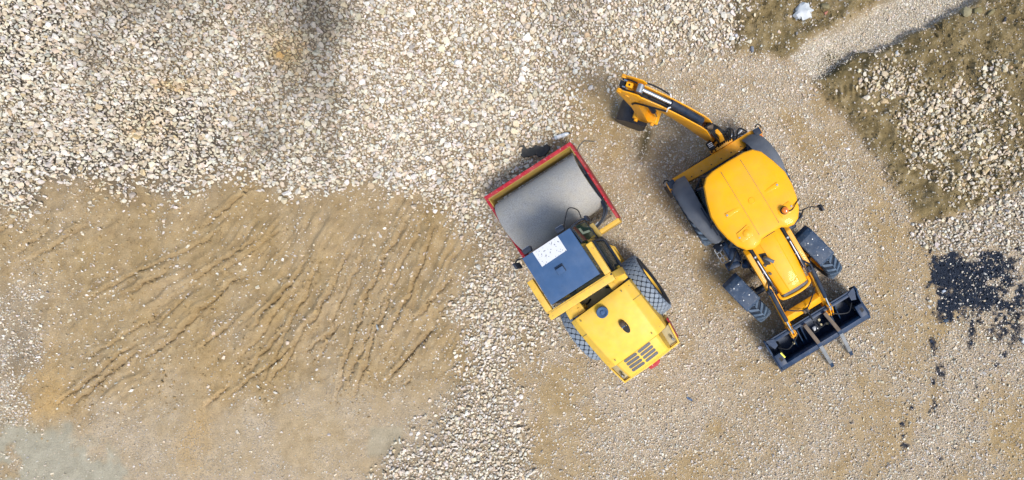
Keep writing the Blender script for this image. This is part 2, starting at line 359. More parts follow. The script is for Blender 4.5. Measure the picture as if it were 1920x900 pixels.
def height(x, y, m):
    u, v = m['u'], m['v']
    z = (fbm(x, y, 2.6, 101, 3) - .5) * .10 + (fbm(x, y, 0.45, 111, 3) - .5) * .030 + (fbm(x, y, 0.11, 121, 2) - .5) * .012
    # gravel heap edge a little proud, sand churned, mud lumpy, trench sunk
    z = z + .05 * m['grav'] + .03 * m['right']
    rid = 1 - np.abs(2 * fbm(x, y, 0.5, 131, 4) - 1)
    z = z + m['mud'] * (.09 + (rid - .7) * .26 + (fbm(x, y, 0.2, 141, 3) - .5) * .06 + (fbm(x, y, .06, 143, 2) - .5) * .03)
    z = z - .26 * m['strip'] * sstep(u, 1490, 1580)
    z = z + m['sand'] * ((fbm(x + .5 * y, y - .5 * x, 0.8, 151, 3) - .5) * .12 + (fbm(x, y, 0.2, 155, 3) - .5) * .045 + (fbm(x, y, .07, 157, 2) - .5) * .018)
    th = np.radians(34 + 30 * sstep(u, 150, 820)); xc = x - float(gx(500)); yc = y - float(gy(560))
    al = xc * np.cos(th) + yc * np.sin(th); ac = -xc * np.sin(th) + yc * np.cos(th)
    ac = ac + (fbm(x, y, 1.1, 163, 3) - .5) * .40
    r1 = 1 - np.abs(2 * vnoise(ac / .24, al / 4.5 + 40, 165) - 1); r2 = 1 - np.abs(2 * vnoise(ac / .12, al / 3.2 + 80, 167) - 1)
    z = z + m['sand'] * sstep(fbm(x, y, 1.2, 169, 3) + .16 * np.exp(-((u - 590) / 230) ** 2 - ((v - 570) / 110) ** 2) - .06, .42, .64) * ((r1 ** 2) * .060 + (r2 ** 2.5) * .034)
    wa = (fbm(x, y, 0.35, 161, 4) - .5) * 15; wb = (fbm(x, y, 0.09, 171, 2) - .5) * 5
    for (x0, y0, x1, y1, dep, lug) in FURROWS:
        ex, ey = x1 - x0, y1 - y0; Ln = math.hypot(ex, ey); ex /= Ln; ey /= Ln
        if True:
            sel = (u > min(x0, x1) - 30) & (u < max(x0, x1) + 30) & (v > min(y0, y1) - 30) & (v < max(y0, y1) + 30)
            if not sel.any(): continue
            du = u[sel] - x0; dv = v[sel] - y0
            t = (du * ex + dv * ey) / Ln
            dd = -(du * -ey + dv * ex) + wa[sel] + wb[sel]
            if lug: dd = dd + 2.2 * np.abs(((t * Ln / 9.0) % 1) * 2 - 1) - 1
            tp = np.sqrt(np.clip(np.sin(np.pi * np.clip(t, 0, 1)), 0, 1))
            w = 2.1
            dd = -dd
            prof = -1.9 * np.exp(-(dd / w) ** 2) + .60 * np.exp(-((dd - 3.0 * w) / (2.4 * w)) ** 2) + .30 * np.exp(-((dd + 3.2 * w) / (2.6 * w)) ** 2)
            z[sel] += dep * tp * prof
    # tyre-lug print in the mud beside the trench
    t = ((u - 1560) * .93 + (v - 178) * -.2); inside = sstep(-np.abs(v - (172 - .25 * (u - 1590))), -16, -9) * sstep(-np.abs(u - 1592), -36, -28)
    z = z + inside * .045 * np.sin(t * 2 * np.pi / 11 + .06 * (v - 170) ** 1)
        # ground pressed level where the machines bear on it
    for (ox, oy, an, lx, ly, rad) in BEARING:
        c_, s_ = math.cos(an), math.sin(an); bx0 = ox + lx * c_ - ly * s_; by0 = oy + lx * s_ + ly * c_
        k = np.exp(-(((x - bx0) ** 2 + (y - by0) ** 2) / rad ** 2) ** 2)
        z = z * (1 - k)
    return z

def road_patch(x, y, m):
    """0 where the road is bare sand, 1 where pale fine gravel lies dense; streaks follow the turning circles round the machines"""
    cxr, cyr = float(gx(1150)), float(gy(560)); rr = np.hypot(x - cxr, y - cyr); an = np.arctan2(y - cyr, x - cxr)
    p = .6 * fbm(rr + (fbm(x, y, 1.2, 207, 3) - .5) * .7, (an + 4) * 1.1, .75, 201, 4) + .4 * fbm(x, y, 1.5, 203, 4)
    p = p * .72 + fbm(x, y, .45, 211, 4) * .28
    u, v = m['u'], m['v']
    g = lambda a, b, ra, rb: np.exp(-((u - a) / ra) ** 2 - ((v - b) / rb) ** 2)
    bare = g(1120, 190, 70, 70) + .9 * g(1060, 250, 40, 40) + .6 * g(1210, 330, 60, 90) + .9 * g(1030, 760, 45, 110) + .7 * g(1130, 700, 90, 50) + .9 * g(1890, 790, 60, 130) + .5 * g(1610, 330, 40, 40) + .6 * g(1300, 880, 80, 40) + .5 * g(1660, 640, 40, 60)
    full = .7 * g(1480, 140, 110, 50) + .7 * g(1620, 300, 40, 90) + .5 * g(1180, 860, 90, 50) + .5 * g(1450, 860, 120, 60) + .4 * g(1700, 420, 50, 90) + .5 * g(1420, 760, 90, 40)
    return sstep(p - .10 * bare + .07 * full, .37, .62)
RNG_BLADES = RNG
# --- the ground sheet: fine in view, coarse far out
def axis(lo, hi, step, far, n=18):
    a = np.arange(lo, hi + 1e-6, step)
    g = np.geomspace(step, far, n); 
    return np.concatenate([(lo - np.cumsum(g))[::-1], a, hi + np.cumsum(g)])
xs = axis(-17.2, 8.9, 0.0315, 12.0); ys = axis(-6.7, 6.6, 0.0315, 12.0)
GX, GY = np.meshgrid(xs, ys, indexing='ij')
gm = masks(GX.ravel(), GY.ravel())
GZ = height(GX.ravel(), GY.ravel(), gm)

def mesh_np(name, verts, faces, k):
    me = bpy.data.meshes.new(name)
    nv, nf = len(verts), len(faces)
    me.vertices.add(nv); me.vertices.foreach_set('co', np.ascontiguousarray(verts, np.float32).ravel())
    me.loops.add(nf * k); me.loops.foreach_set('vertex_index', np.ascontiguousarray(faces, np.int32).ravel())
    me.polygons.add(nf); me.polygons.foreach_set('loop_start', np.arange(0, nf * k, k, dtype=np.int32))
    me.polygons.foreach_set('loop_total', np.full(nf, k, np.int32))
    me.polygons.foreach_set('use_smooth', np.zeros(nf, bool))
    me.update(calc_edges=True)
    return me
nx_, ny_ = len(xs), len(ys)
I = np.arange(nx_ * ny_).reshape(nx_, ny_)
quads = np.stack([I[:-1, :-1], I[1:, :-1], I[1:, 1:], I[:-1, 1:]], -1).reshape(-1, 4)
gme = mesh_np('ground', np.stack([GX.ravel(), GY.ravel(), GZ], 1), quads, 4)
gme.polygons.foreach_set('use_smooth', np.ones(len(quads), bool))
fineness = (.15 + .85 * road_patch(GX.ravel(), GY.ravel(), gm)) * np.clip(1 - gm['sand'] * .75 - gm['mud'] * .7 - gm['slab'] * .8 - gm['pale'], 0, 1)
for nm, arr in (('mud', gm['mud']), ('tar', gm['tar']), ('slab', np.maximum(gm['slab'] * .85, gm['pale'] * .5)), ('orange', gm['orange']), ('damp', gm['damp']), ('sand', gm['sand']),
                ('coarse', np.clip(gm['grav'] + gm['right'] + gm['leftg'] * .4, 0, 1)), ('dark_tone', np.maximum(gm['dark_tone'], gm['gap'] * .8)), ('strip', gm['strip']), ('grey', gm['grey']), ('fine', fineness)):
    at = gme.attributes.new(nm, 'FLOAT', 'POINT'); at.data.foreach_set('value', np.ascontiguousarray(arr, np.float32))

def ground_material():
    m = bpy.data.materials.new('sandy_ground'); m.use_nodes = True
    nt = m.node_tree; N = nt.nodes; L = nt.links; b = N['Principled BSDF']; b.inputs['Roughness'].default_value = 0.9
    b.inputs['Specular IOR Level'].default_value = 0.2
    geo = N.new('ShaderNodeNewGeometry')
    def noise(s, det=6, rough=.6):
        n = N.new('ShaderNodeTexNoise'); n.inputs['Scale'].default_value = s; n.inputs['Detail'].default_value = det; n.inputs['Roughness'].default_value = rough
        L.new(geo.outputs['Position'], n.inputs['Vector']); return n.outputs[0]
    def ramp(f, stops):
        r = N.new('ShaderNodeValToRGB'); e = r.color_ramp.elements
        while len(e) < len(stops): e.new(.5)
        for k, (p, c) in enumerate(stops): e[k].position = p; e[k].color = (*c, 1)
        L.new(f, r.inputs[0]); return r.outputs[0]
    def attr(n):
        a = N.new('ShaderNodeAttribute'); a.attribute_name = n; return a.outputs['Fac']
    def mix(f, a, c, mode='MIX'):
        x = N.new('ShaderNodeMix'); x.data_type = 'RGBA'; x.blend_type = mode
        if isinstance(f, float): x.inputs[0].default_value = f
        else: L.new(f, x.inputs[0])
        L.new(a, x.inputs[6])
        if isinstance(c, tuple): x.inputs[7].default_value = (*c, 1)
        else: L.new(c, x.inputs[7])
        return x.outputs[2]
    def mul(a, c):
        x = N.new('ShaderNodeMath'); x.operation = 'MULTIPLY'; L.new(a, x.inputs[0])
        if isinstance(c, float): x.inputs[1].default_value = c
        else: L.new(c, x.inputs[1])
        return x.outputs[0]
    n_big = noise(0.55, 5); n_mid = noise(3.2, 8, .65); n_fine = noise(38, 6, .7); n_grain = noise(110, 3, .6)
    sand = ramp(n_mid, [(.28, (.240, .158, .060)), (.5, (.340, .235, .100)), (.74, (.44, .322, .160))])
    sand = mix(mul(attr('fine'), .70), sand, ramp(n_mid, [(.3, (.42, .335, .230)), (.7, (.58, .49, .375))]))
    sand = mix(mul(attr('grey'), .45), sand, ramp(n_mid, [(.3, (.42, .325, .195)), (.7, (.55, .44, .295))]))
    sand = mix(mul(ramp(n_big, [(.35, (0, 0, 0)), (.7, (1, 1, 1))]), .35), sand, (.41, .32, .215))
    sand = mix(mul(attr('orange'), .75), sand, ramp(n_fine, [(.3, (.40, .25, .09)), (.7, (.52, .35, .15))]))
    mud = ramp(n_mid, [(.25, (.088, .063, .024)), (.5, (.205, .154, .068)), (.75, (.34, .265, .145))])
    c = mix(attr('mud'), sand, mud)
    slab = ramp(n_mid, [(.3, (.31, .292, .215)), (.7, (.43, .405, .31))])
    c = mix(attr('slab'), c, slab)
    c = mix(mul(attr('coarse'), .7), c, (.235, .185, .12))
    c = mix(mul(attr('strip'), .9), c, (.40, .355, .27))
    # grains and small chips too small to be built
    vo = N.new('ShaderNodeTexVoronoi'); vo.inputs['Scale'].default_value = 34; vo.inputs['Randomness'].default_value = 1
    L.new(geo.outputs['Position'], vo.inputs['Vector'])
    sep = N.new('ShaderNodeSeparateColor'); L.new(vo.outputs['Color'], sep.inputs[0])
    th = N.new('ShaderNodeMapRange'); th.inputs[1].default_value = .40; th.inputs[2].default_value = .48; L.new(sep.outputs[0], th.inputs[0])
    inner = N.new('ShaderNodeMapRange'); inner.inputs[1].default_value = .44; inner.inputs[2].default_value = .30; L.new(vo.outputs['Distance'], inner.inputs[0])
    chips = mul(th.outputs[0], inner.outputs[0])
    chipc = ramp(sep.outputs[1], [(0, (.30, .24, .17)), (.45, (.46, .40, .32)), (1, (.62, .59, .53))])
    c = mix(mul(mul(chips, attr('fine')), .85), c, chipc)
    c = mix(.75, c, ramp(n_fine, [(.25, (.55, .55, .55)), (.5, (1, 1, 1)), (.8, (1.35, 1.33, 1.3))]), 'MULTIPLY')
    c = mix(mul(attr('damp'), .85), c, (.075, .062, .028))
    c = mix(mul(attr('dark_tone'), .85), c, (.045, .044, .044))  # dark smears, plus painted shade between the left stones
    tarc = ramp(n_fine, [(.3, (.007, .011, .020)), (.7, (.026, .036, .056))])
    c = mix(attr('tar'), c, tarc)
    L.new(c, b.inputs['Base Color'])
    rg = N.new('ShaderNodeMapRange'); rg.inputs[3].default_value = .92; rg.inputs[4].default_value = .6; L.new(attr('tar'), rg.inputs[0]); L.new(rg.outputs[0], b.inputs['Roughness'])
    h = N.new('ShaderNodeMath'); h.operation = 'MULTIPLY_ADD'; L.new(mul(chips, attr('fine')), h.inputs[0]); h.inputs[1].default_value = .9; L.new(n_fine, h.inputs[2])
    h2 = N.new('ShaderNodeMath'); h2.operation = 'MULTIPLY_ADD'; L.new(n_grain, h2.inputs[0]); h2.inputs[1].default_value = .4; L.new(h.outputs[0], h2.inputs[2])
    bp = N.new('ShaderNodeBump'); bp.inputs['Strength'].default_value = 1.0; bp.inputs['Distance'].default_value = .028
    L.new(h2.outputs[0], bp.inputs['Height']); L.new(bp.outputs[0], b.inputs['Normal'])
    return m
gme.materials.append(ground_material())
ground = bpy.data.objects.new('ground', gme); COL.objects.link(ground)
ground['kind'] = 'structure'

def zat(x, y):
    x = np.atleast_1d(np.asarray(x, float)); y = np.atleast_1d(np.asarray(y, float))
    m = masks(x, y); return height(x, y, m)

# ------------------------------------------------------------------ stones
def hull_variant(rng, npts):
    """an angular crushed stone of unit size: convex hull of random points"""
    bm = bmesh.new()
    p = rng.normal(size=(npts, 3)); p /= np.linalg.norm(p, axis=1)[:, None]
    p *= rng.uniform(.82, 1.0, (npts, 1)); p *= np.array([1.0, rng.uniform(.72, .95), rng.uniform(.38, .58)]) * .5
    vv = [bm.verts.new(q) for q in p]
    bmesh.ops.convex_hull(bm, input=vv)
    for w in [w for w in bm.verts if not w.link_faces]: bm.verts.remove(w)
    bmesh.ops.triangulate(bm, faces=bm.faces)
    bmesh.ops.recalc_face_normals(bm, faces=bm.faces)
    bm.verts.index_update()
    verts = np.array([w.co[:] for w in bm.verts]); tris = np.array([[w.index for w in f.verts] for f in bm.faces])
    bm.free()
    return verts, tris
BIGV = [hull_variant(RNG, 15) for _ in range(36)]
SMALLV = [hull_variant(RNG, 8) for _ in range(24)]

def stone_material(name='limestone', rough=.85, use_obj=False):
    m = bpy.data.materials.new(name); m.use_nodes = True
    nt = m.node_tree; N = nt.nodes; L = nt.links; b = N['Principled BSDF']; b.inputs['Roughness'].default_value = rough; b.inputs['Specular IOR Level'].default_value = .25
    if use_obj:
        a = N.new('ShaderNodeObjectInfo'); src = a.outputs['Color']
    else:
        a = N.new('ShaderNodeAttribute'); a.attribute_name = 'tint'; src = a.outputs['Color']
    geo = N.new('ShaderNodeNewGeometry')
    n = N.new('ShaderNodeTexNoise'); n.inputs['Scale'].default_value = 26; n.inputs['Detail'].default_value = 6
    L.new(geo.outputs['Position'], n.inputs['Vector'])
    r = N.new('ShaderNodeMapRange'); r.inputs[1].default_value = .3; r.inputs[2].default_value = .7; r.inputs[3].default_value = .8; r.inputs[4].default_value = 1.15
    L.new(n.outputs[0], r.inputs[0])
    x = N.new('ShaderNodeMix'); x.data_type = 'RGBA'; x.blend_type = 'MULTIPLY'; x.inputs[0].default_value = 1
    L.new(src, x.inputs[6]); L.new(r.outputs[0], x.inputs[7]); L.new(x.outputs[2], b.inputs['Base Color'])
    bp = N.new('ShaderNodeBump'); bp.inputs['Strength'].default_value = .4; bp.inputs['Distance'].default_value = .01
    L.new(n.outputs[0], bp.inputs['Height']); L.new(bp.outputs[0], b.inputs['Normal'])
    return m
M['stone'] = stone_material()
M['stone_obj'] = stone_material('limestone_block', use_obj=True)

def rand_rot(n, rng, tilt=1.0):
    """random rotation matrices"""
    q = rng.normal(size=(n, 4)); q[:, 1:3] *= tilt; q /= np.linalg.norm(q, axis=1)[:, None]
    w, x, y, z = q.T
    return np.stack([np.stack([1 - 2 * (y * y + z * z), 2 * (x * y - z * w), 2 * (x * z + y * w)], -1),
                     np.stack([2 * (x * y + z * w), 1 - 2 * (x * x + z * z), 2 * (y * z - x * w)], -1),
                     np.stack([2 * (x * z - y * w), 2 * (y * z + x * w), 1 - 2 * (x * x + y * y)], -1)], -2)
PAL = np.array([[.63, .56, .44], [.70, .67, .60], [.54, .45, .31], [.50, .48, .44], [.46, .33, .16], [.34, .31, .27], [.58, .47, .33]])
PAL = (PAL.mean(0) + (PAL - PAL.mean(0)) * .62) * 1.10
def stone_colours(n, rng, probs):
    k = rng.choice(len(PAL), n, p=np.array(probs) / sum(probs))
    return PAL[k] * rng.uniform(.78, 1.12, (n, 1)) * rng.uniform(.96, 1.04, (n, 3))
def stones_mesh(name, x, y, z, size, cols, variants, rng, label, tilt=.38):
    n = len(x)
    R = rand_rot(n, rng, tilt); vi = rng.integers(0, len(variants), n)
    Vs, Fs, Cs = [], [], []; off = 0
    for k, (vv, tt) in enumerate(variants):
        s = np.where(vi == k)[0]
        if not len(s): continue
        P = np.einsum('nij,vj->nvi', R[s], vv) * size[s][:, None, None] + np.stack([x[s], y[s], z[s]], 1)[:, None, :]
        Vs.append(P.reshape(-1, 3)); Fs.append((tt[None] + off + np.arange(len(s))[:, None, None] * len(vv)).reshape(-1, 3)); off += len(s) * len(vv)
        Cs.append(np.repeat(cols[s], len(tt), axis=0))
    me = mesh_np(name, np.concatenate(Vs), np.concatenate(Fs), 3)
    c = np.concatenate(Cs); c4 = np.ones((len(c), 4), np.float32); c4[:, :3] = np.clip(c, 0, 1)
    at = me.attributes.new('tint', 'FLOAT_COLOR', 'FACE'); at.data.foreach_set('color', c4.ravel())
    me.materials.append(M['stone'])
    o = bpy.data.objects.new(name, me); COL.objects.link(o)
    o['kind'] = 'stuff'; tag(o, label, 'gravel')
    return o
def jitter_grid(s, jit, rng, u0=-70, u1=1990, v0=-70, v1=970):
    x = np.arange(gx(u0), gx(u1), s); y = np.arange(gy(v1), gy(v0), s * .87)
    X, Y = np.meshgrid(x, y, indexing='ij'); X = X + (np.arange(len(y)) % 2)[None] * s / 2
    X = X.ravel() + rng.uniform(-jit, jit, X.size) * s; Y = Y.ravel() + rng.uniform(-jit, jit, Y.size) * s
    return X, Y

rng = RNG
# coarse crushed limestone, the biggest 300 stones as pieces of their own
X, Y = jitter_grid(.073, .36, rng, -130, 2030, -150, 1020)
m = masks(X, Y)
d_coarse = np.maximum(np.maximum(m['grav'], m['right']), m['mix'] * .85)
keep = rng.random(len(X)) < d_coarse * np.where(m['tar'] > .5, .25, 1)
X, Y = X[keep], Y[keep]; m = {k: a[keep] for k, a in m.items()}
n = len(X)
size = .097 * np.exp(rng.normal(0, .32, n)); size = np.clip(size, .045, .19) * np.where(m['v'] > 400, .86, 1)
left = m['u'] < 640
cols = stone_colours(n, rng, [5, 4, 2.2, 1.4, .8, .5, 2])
cols = np.where(left[:, None], cols * np.array([.93, .93, .92]), cols)
cols = cols * (1 - .72 * m['dark_tone'][:, None]) * (1 - m['ochre'][:, None] * np.array([.12, .28, .55]))
cols[m['mix'] > m['grav'] + m['right']] *= np.array([.93, .90, .82])
Z = height(X, Y, m) + size * .18 + rng.uniform(-.014, .034, n)
inview = (m['u'] > 15) & (m['u'] < 1905) & (m['v'] > 15) & (m['v'] < 885)
covered = ((m['u'] > 905) & (m['u'] < 1270) & (m['v'] > 262) & (m['v'] < 720))
order = np.argsort(-(size * inview * ~covered)); big = order[:290]; rest = order[290:]
stones_mesh('coarse_gravel', X[rest], Y[rest], Z[rest], size[rest], cols[rest], BIGV, rng, 'coarse pale crushed limestone gravel spread over the upper left and beside the roller')
stone_meshes = []
for vv, tt in BIGV[:12]:
    me = mesh_np('stone', vv, tt, 3); me.materials.append(M['stone_obj']); stone_meshes.append(me)
for i in big:
    o = bpy.data.objects.new('stone', stone_meshes[int(rng.integers(0, 12))]); COL.objects.link(o)
    o.parent = ground
    o.location = (X[i], Y[i], Z[i] + .012); o.rotation_euler = tuple(rng.uniform(-.5, .5, 2)) + (rng.uniform(0, 6.28),)
    s = size[i] * 1.08; o.scale = (s, s, s * rng.uniform(.9, 1.15)); o.color = (*np.clip(cols[i] * 1.04, 0, 1), 1)
# smaller stones filling the gaps of the coarse gravel
X, Y = jitter_grid(.058, .45, rng); m = masks(X, Y)
keep = rng.random(len(X)) < np.clip(np.maximum(m['grav'], m['right']) * .8 * (1 - .7 * m['gap']) + m['leftg'] * 1.0 * (fbm(X, Y, .6, 91, 3) > .47) + m['mix'] * .3, 0, 1) * np.where(m['tar'] > .5, .2, 1)
X, Y = X[keep], Y[keep]; m = {k: a[keep] for k, a in m.items()}; n = len(X)
size = rng.uniform(.045, .085, n); cols = stone_colours(n, rng, [4, 3, 3, 2, 1, 1, 3]) * .9 * (1 - .72 * m['dark_tone'][:, None]) * (1 - m['ochre'][:, None] * np.array([.12, .28, .55]))
stones_mesh('filler_gravel', X, Y, height(X, Y, m) + size * .1 - .006, size, cols, SMALLV, rng, 'smaller pale chips filling the gaps between the coarse gravel stones')
# fine road gravel pressed into the tan sand
X, Y = jitter_grid(.037, .5, rng); m = masks(X, Y)
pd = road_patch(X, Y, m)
u, v = m['u'], m['v']
# swept tracks run round the machines; sandier lanes between them
lane = sstep(np.abs(sdist(u, v, [(1080, 960), (1000, 700), (985, 640), (1100, 740), (1300, 760), (1460, 700), (1560, 900), (1500, 960)])), 0, 60)
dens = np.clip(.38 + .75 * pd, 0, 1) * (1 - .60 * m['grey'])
dens = dens * (1 - .55 * sstep(-u, -900, -620)) * (1 - .75 * m['sand']) * (1 - .75 * m['mud']) * (1 - m['slab'] * .75) * (1 - m['pale']) * (1 - .85 * m['orange']) * (1 - .6 * m['damp'])
dens = dens * np.clip(1 - np.maximum(m['grav'], m['right']) , 0, 1)
dens = np.maximum(dens, m['strip'] * .0)
dens = dens * np.where(m['tar'] > .5, .30, 1) * (.6 + .4 * lane)
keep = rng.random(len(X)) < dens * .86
X, Y = X[keep], Y[keep]; m = {k: a[keep] for k, a in m.items()}; n = len(X)
size = np.clip(.040 * np.exp(rng.normal(0, .38, n)), .018, .12) * (1 - .25 * m['grey'])
cols = stone_colours(n, rng, [5, 7, 2, 3, .5, .5, 4]) * np.where(m['mud'] > .5, .85, .97)[:, None]
stones_mesh('fine_gravel', X, Y, height(X, Y, m) + size * .20, size, cols, SMALLV, rng, 'fine pale gravel pressed into the tan sand around both machines')
# scattered stones in the churned sand and mud
nsc = 15000
X = rng.uniform(gx(-60), gx(1980), nsc); Y = rng.uniform(gy(960), gy(-60), nsc); m = masks(X, Y)
cl = fbm(X, Y, .7, 221, 3)
keep = rng.random(nsc) < np.clip((m['sand'] * .55 + m['mud'] * .8 + (1 - m['sand']) * .12) * sstep(cl, .44, .70) * .85 + .015, 0, 1) * (1 - np.maximum(m['grav'], m['right'])) * (1 - m['slab'] * .6)
X, Y = X[keep], Y[keep]; m = {k: a[keep] for k, a in m.items()}; n = len(X)
size = np.clip(.055 * np.exp(rng.normal(0, .38, n)), .025, .13)
stones_mesh('scattered_stones', X, Y, height(X, Y, m) + size * .14, size, stone_colours(n, rng, [5, 3, 4, 2, 1.5, 1, 4]) * .88, SMALLV, rng, 'loose pale stones scattered thinly over the churned sand and olive mud')
# pale drainage gravel in the trench
X, Y = jitter_grid(.031, .5, rng, 1460, 1900, -80, 170); m = masks(X, Y)
keep = rng.random(len(X)) < m['strip'] * .95
X, Y = X[keep], Y[keep]; m = {k: a[keep] for k, a in m.items()}; n = len(X)
size = rng.uniform(.026, .050, n)
stones_mesh('trench_gravel', X, Y, height(X, Y, m) + size * .2, size, stone_colours(n, rng, [5, 7, 3, 2, .4, .6, 3]) * 1.12, SMALLV, rng, 'fine pale gravel filling the shallow trench between the olive mud banks')
# black asphalt crumbs
X, Y = jitter_grid(.045, .5, rng, 1670, 1990, 450, 880); m = masks(X, Y)
keep = rng.random(len(X)) < m['tar'] * .8 + sstep(m['tar'], .02, .3) * .1
X, Y = X[keep], Y[keep]; m = {k: a[keep] for k, a in m.items()}; n = len(X)
size = np.clip(.042 * np.exp(rng.normal(0, .35, n)), .02, .10)
cols = np.array([[.017, .025, .042]]) * rng.uniform(.5, 1.6, (n, 1))
stones_mesh('asphalt_crumbs', X, Y, height(X, Y, m) + size * .15, size, cols, SMALLV, rng, 'black asphalt crumbs spilled in a patch at the right edge')
# clods on the mud and the furrow crests
X, Y = jitter_grid(.055, .5, rng); m = masks(X, Y); cl = fbm(X, Y, .55, 231, 3)
keep = rng.random(len(X)) < m['mud'] * .60 * sstep(cl, .44, .60) + m['sand'] * (.22 * sstep(cl, .44, .60) + .55 * furrow_mask(m['u'], m['v']))
X, Y = X[keep], Y[keep]; m = {k: a[keep] for k, a in m.items()}; n = len(X)
size = np.clip(.042 * np.exp(rng.normal(0, .45, n)), .018, .16) * np.where(m['mud'] > .5, 1.3, 1)
cols = np.where(m['mud'][:, None] > .5, np.array([[.185, .138, .062]]), np.array([[.33, .235, .112]])) * rng.uniform(.72, 1.15, (n, 1))
stones_mesh('soil_clods', X, Y, height(X, Y, m) + size * .05, size, cols, SMALLV, rng, 'crumbly soil clods lying on the olive mud and the sandy furrows')['category'] = 'soil'

# ------------------------------------------------------------------ wheels
def make_wheel(parent, loc, r, w, rimr, rim_mat, tread='chevron', steer=0.0):
    bm = new()
    hw = w / 2
    lathe_y(bm, [(0.02, -hw * .35), (rimr * .55, -hw * .35), (rimr * .62, -hw * .1), (rimr * .9, -hw * .1), (rimr * .93, -hw * .82), (rimr, -hw * .85),
                 (rimr, hw * .85), (rimr * .93, hw * .82), (rimr * .9, hw * .1), (rimr * .62, hw * .1), (rimr * .55, hw * .35), (0.02, hw * .35)], 36)
    for s in (-1, 1):
        for k in range(8):
            a = k * math.pi / 4
            cyl(bm, (rimr * .36 * math.cos(a), s * hw * .34, rimr * .36 * math.sin(a)), (rimr * .36 * math.cos(a), s * hw * .42, rimr * .36 * math.sin(a)), .022, seg=6)
        cyl(bm, (0, s * hw * .3, 0), (0, s * hw * .5, 0), rimr * .24, rimr * .2, 14)
    wh = obj('wheel', bm, rim_mat, parent)
    wh.location = loc; wh.rotation_euler = (0, 0, steer)
    base = r - .035
    prof = [(rimr - .01, -hw * .80), (rimr + .03, -hw * .96), (base - (base - rimr) * .45, -hw * 1.04), (base - .07, -hw), (base - .02, -hw * .86), (base, -hw * .5), (base + .004, 0)]
    prof = prof + [(a, -b) for a, b in prof[-2::-1]]
    bm = new(); lathe_y(bm, prof, 56)
    obj('tyre', bm, 'tyre', wh)
    def crown(y):
        t = abs(y) / hw
        return base + .003 - (.02 * t ** 2 + .06 * max(0, t - .8) / .2 * max(0, t - .8) / .2 * .6)
    bm = new()
    if tread == 'chevron':
        n = 22 if r < .65 else 24
        for i in range(n):
            for s in (-1, 1):
                th0 = 2 * math.pi * (i + (.5 if s > 0 else 0)) / n
                rings = []
                for k, t in enumerate((-.06, .25, .6, .9, 1.03)):
                    y = s * t * hw; th = th0 + .42 * max(t, 0) ** .85 * (2 * math.pi / n) * 2.1
                    wd = (.036 + .010 * t) / base
                    rr = crown(y)
                    top = rr + .040 - (.03 if t > 1 else 0)
                    pt = lambda a, q: (q * math.cos(a), y, q * math.sin(a))
                    rings.append([pt(th - wd * 1.15, rr - .01), pt(th - wd * .8, top), pt(th + wd * .8, top), pt(th + wd * 1.15, rr - .01)])
                loft(bm, rings)
        tm = 'tread'
    else:
        n, rows = 30, 8
        dth = 2 * math.pi / n; dy = w * 1.02 / (rows - 1)
        for j in range(rows):
            y = (j - (rows - 1) / 2) * dy
            for i in range(n):
                th = (i + (j % 2) * .5) * dth
                q = .90; rings = []
                for (sc, up) in ((q, -.004), (q * .97, .026), (q * .86, .034)):
                    ring = []
                    for (a, bb) in ((-1, 0), (-.5, -.5), (0, -1), (.5, -.5), (1, 0), (.5, .5), (0, 1), (-.5, .5)):
                        rr_ = 1.0 if abs(a) + abs(bb) == 1 and a * bb == 0 else 1.12
                        ex = .92 if a * bb == 0 else 1.06
                        yy = max(-hw * 1.0, min(hw * 1.0, y + bb * ex * dy * sc)); tt = th + a * ex * dth / 2 * sc
                        R_ = crown(yy) + up
                        ring.append((R_ * math.cos(tt), yy, R_ * math.sin(tt)))
                    rings.append(ring)
                loft(bm, rings)
        tm = 'roller_tread'
    obj('tread', bm, tm, wh, smooth=30)
    return wh

# ------------------------------------------------------------------ road roller (x forward to the drum, y left, z up)
RA = math.radians(122.8)
roller = thing('road_roller', 'yellow single-drum road roller with blue cab roof and red drum frame', 'roller', (-1.986, -0.966, 0), RA)
def rp(name, bm, m_, parent=None, **k): return obj(name, bm, m_, parent or roller, **k)
# drum
bm = new(); DR = .665
lathe_y(bm, [(DR - .10, -.80), (DR - .07, -1.0), (DR - .015, -1.012), (DR, -1.0), (DR, 1.0), (DR - .015, 1.012), (DR - .07, 1.0), (DR - .10, .80)], 96, (2.02, 0, DR))
drum = rp('drum', bm, 'drum', smooth=50)
for s in (-1, 1):
    bm = new(); lathe_y(bm, [(.02, s * .80), (.20, s * .80), (.22, s * .76), (DR - .095, s * .76)], 40, (2.02, 0, DR)); obj('drum_end_plate', bm, 'dark', drum)
    bm = new(); cyl(bm, (2.02, s * .78, DR), (2.02, s * 1.06, DR), .17, .15, 20); box(bm, 1.93, 2.17, s * 1.045 - .02, s * 1.045 + .02, .5, .88); rp('drum_bearing', bm, 'olive')
# frame
bm = new(); box(bm, 2.825, 2.905, -1.115, 1.115, .50, .95); rp('front_beam', bm, 'red', bevel=.008)
bm = new(); box(bm, 2.812, 2.823, -1.06, 1.06, .40, .935); rp('front_beam_inner_face', bm, 'ochre')
for s in (-1, 1):
    bm = new(); y0, y1 = sorted((s * 1.062, s * 1.116)); prism_y(bm, [(.955, .55), (.955, .93), (1.2, .952), (2.82, .952), (2.82, .56), (2.3, .40), (1.75, .40)], y0, y1)
    rp('side_rail', bm, 'red', bevel=.006)
    bm = new(); y0, y1 = sorted((s * 1.040, s * 1.060)); box(bm, 2.60, 2.808, y0, y1, .5, .92); rp('rail_gusset', bm, 'ochre')
bm = new(); box(bm, .86, .950, -1.095, 1.095, .55, .93); rp('rear_beam', bm, 'pale_yellow_worn', bevel=.008)
bm = new(); box(bm, 1.07, 1.10, -.98, .98, .80, .90); rp('drum_scraper', bm, 'rust')
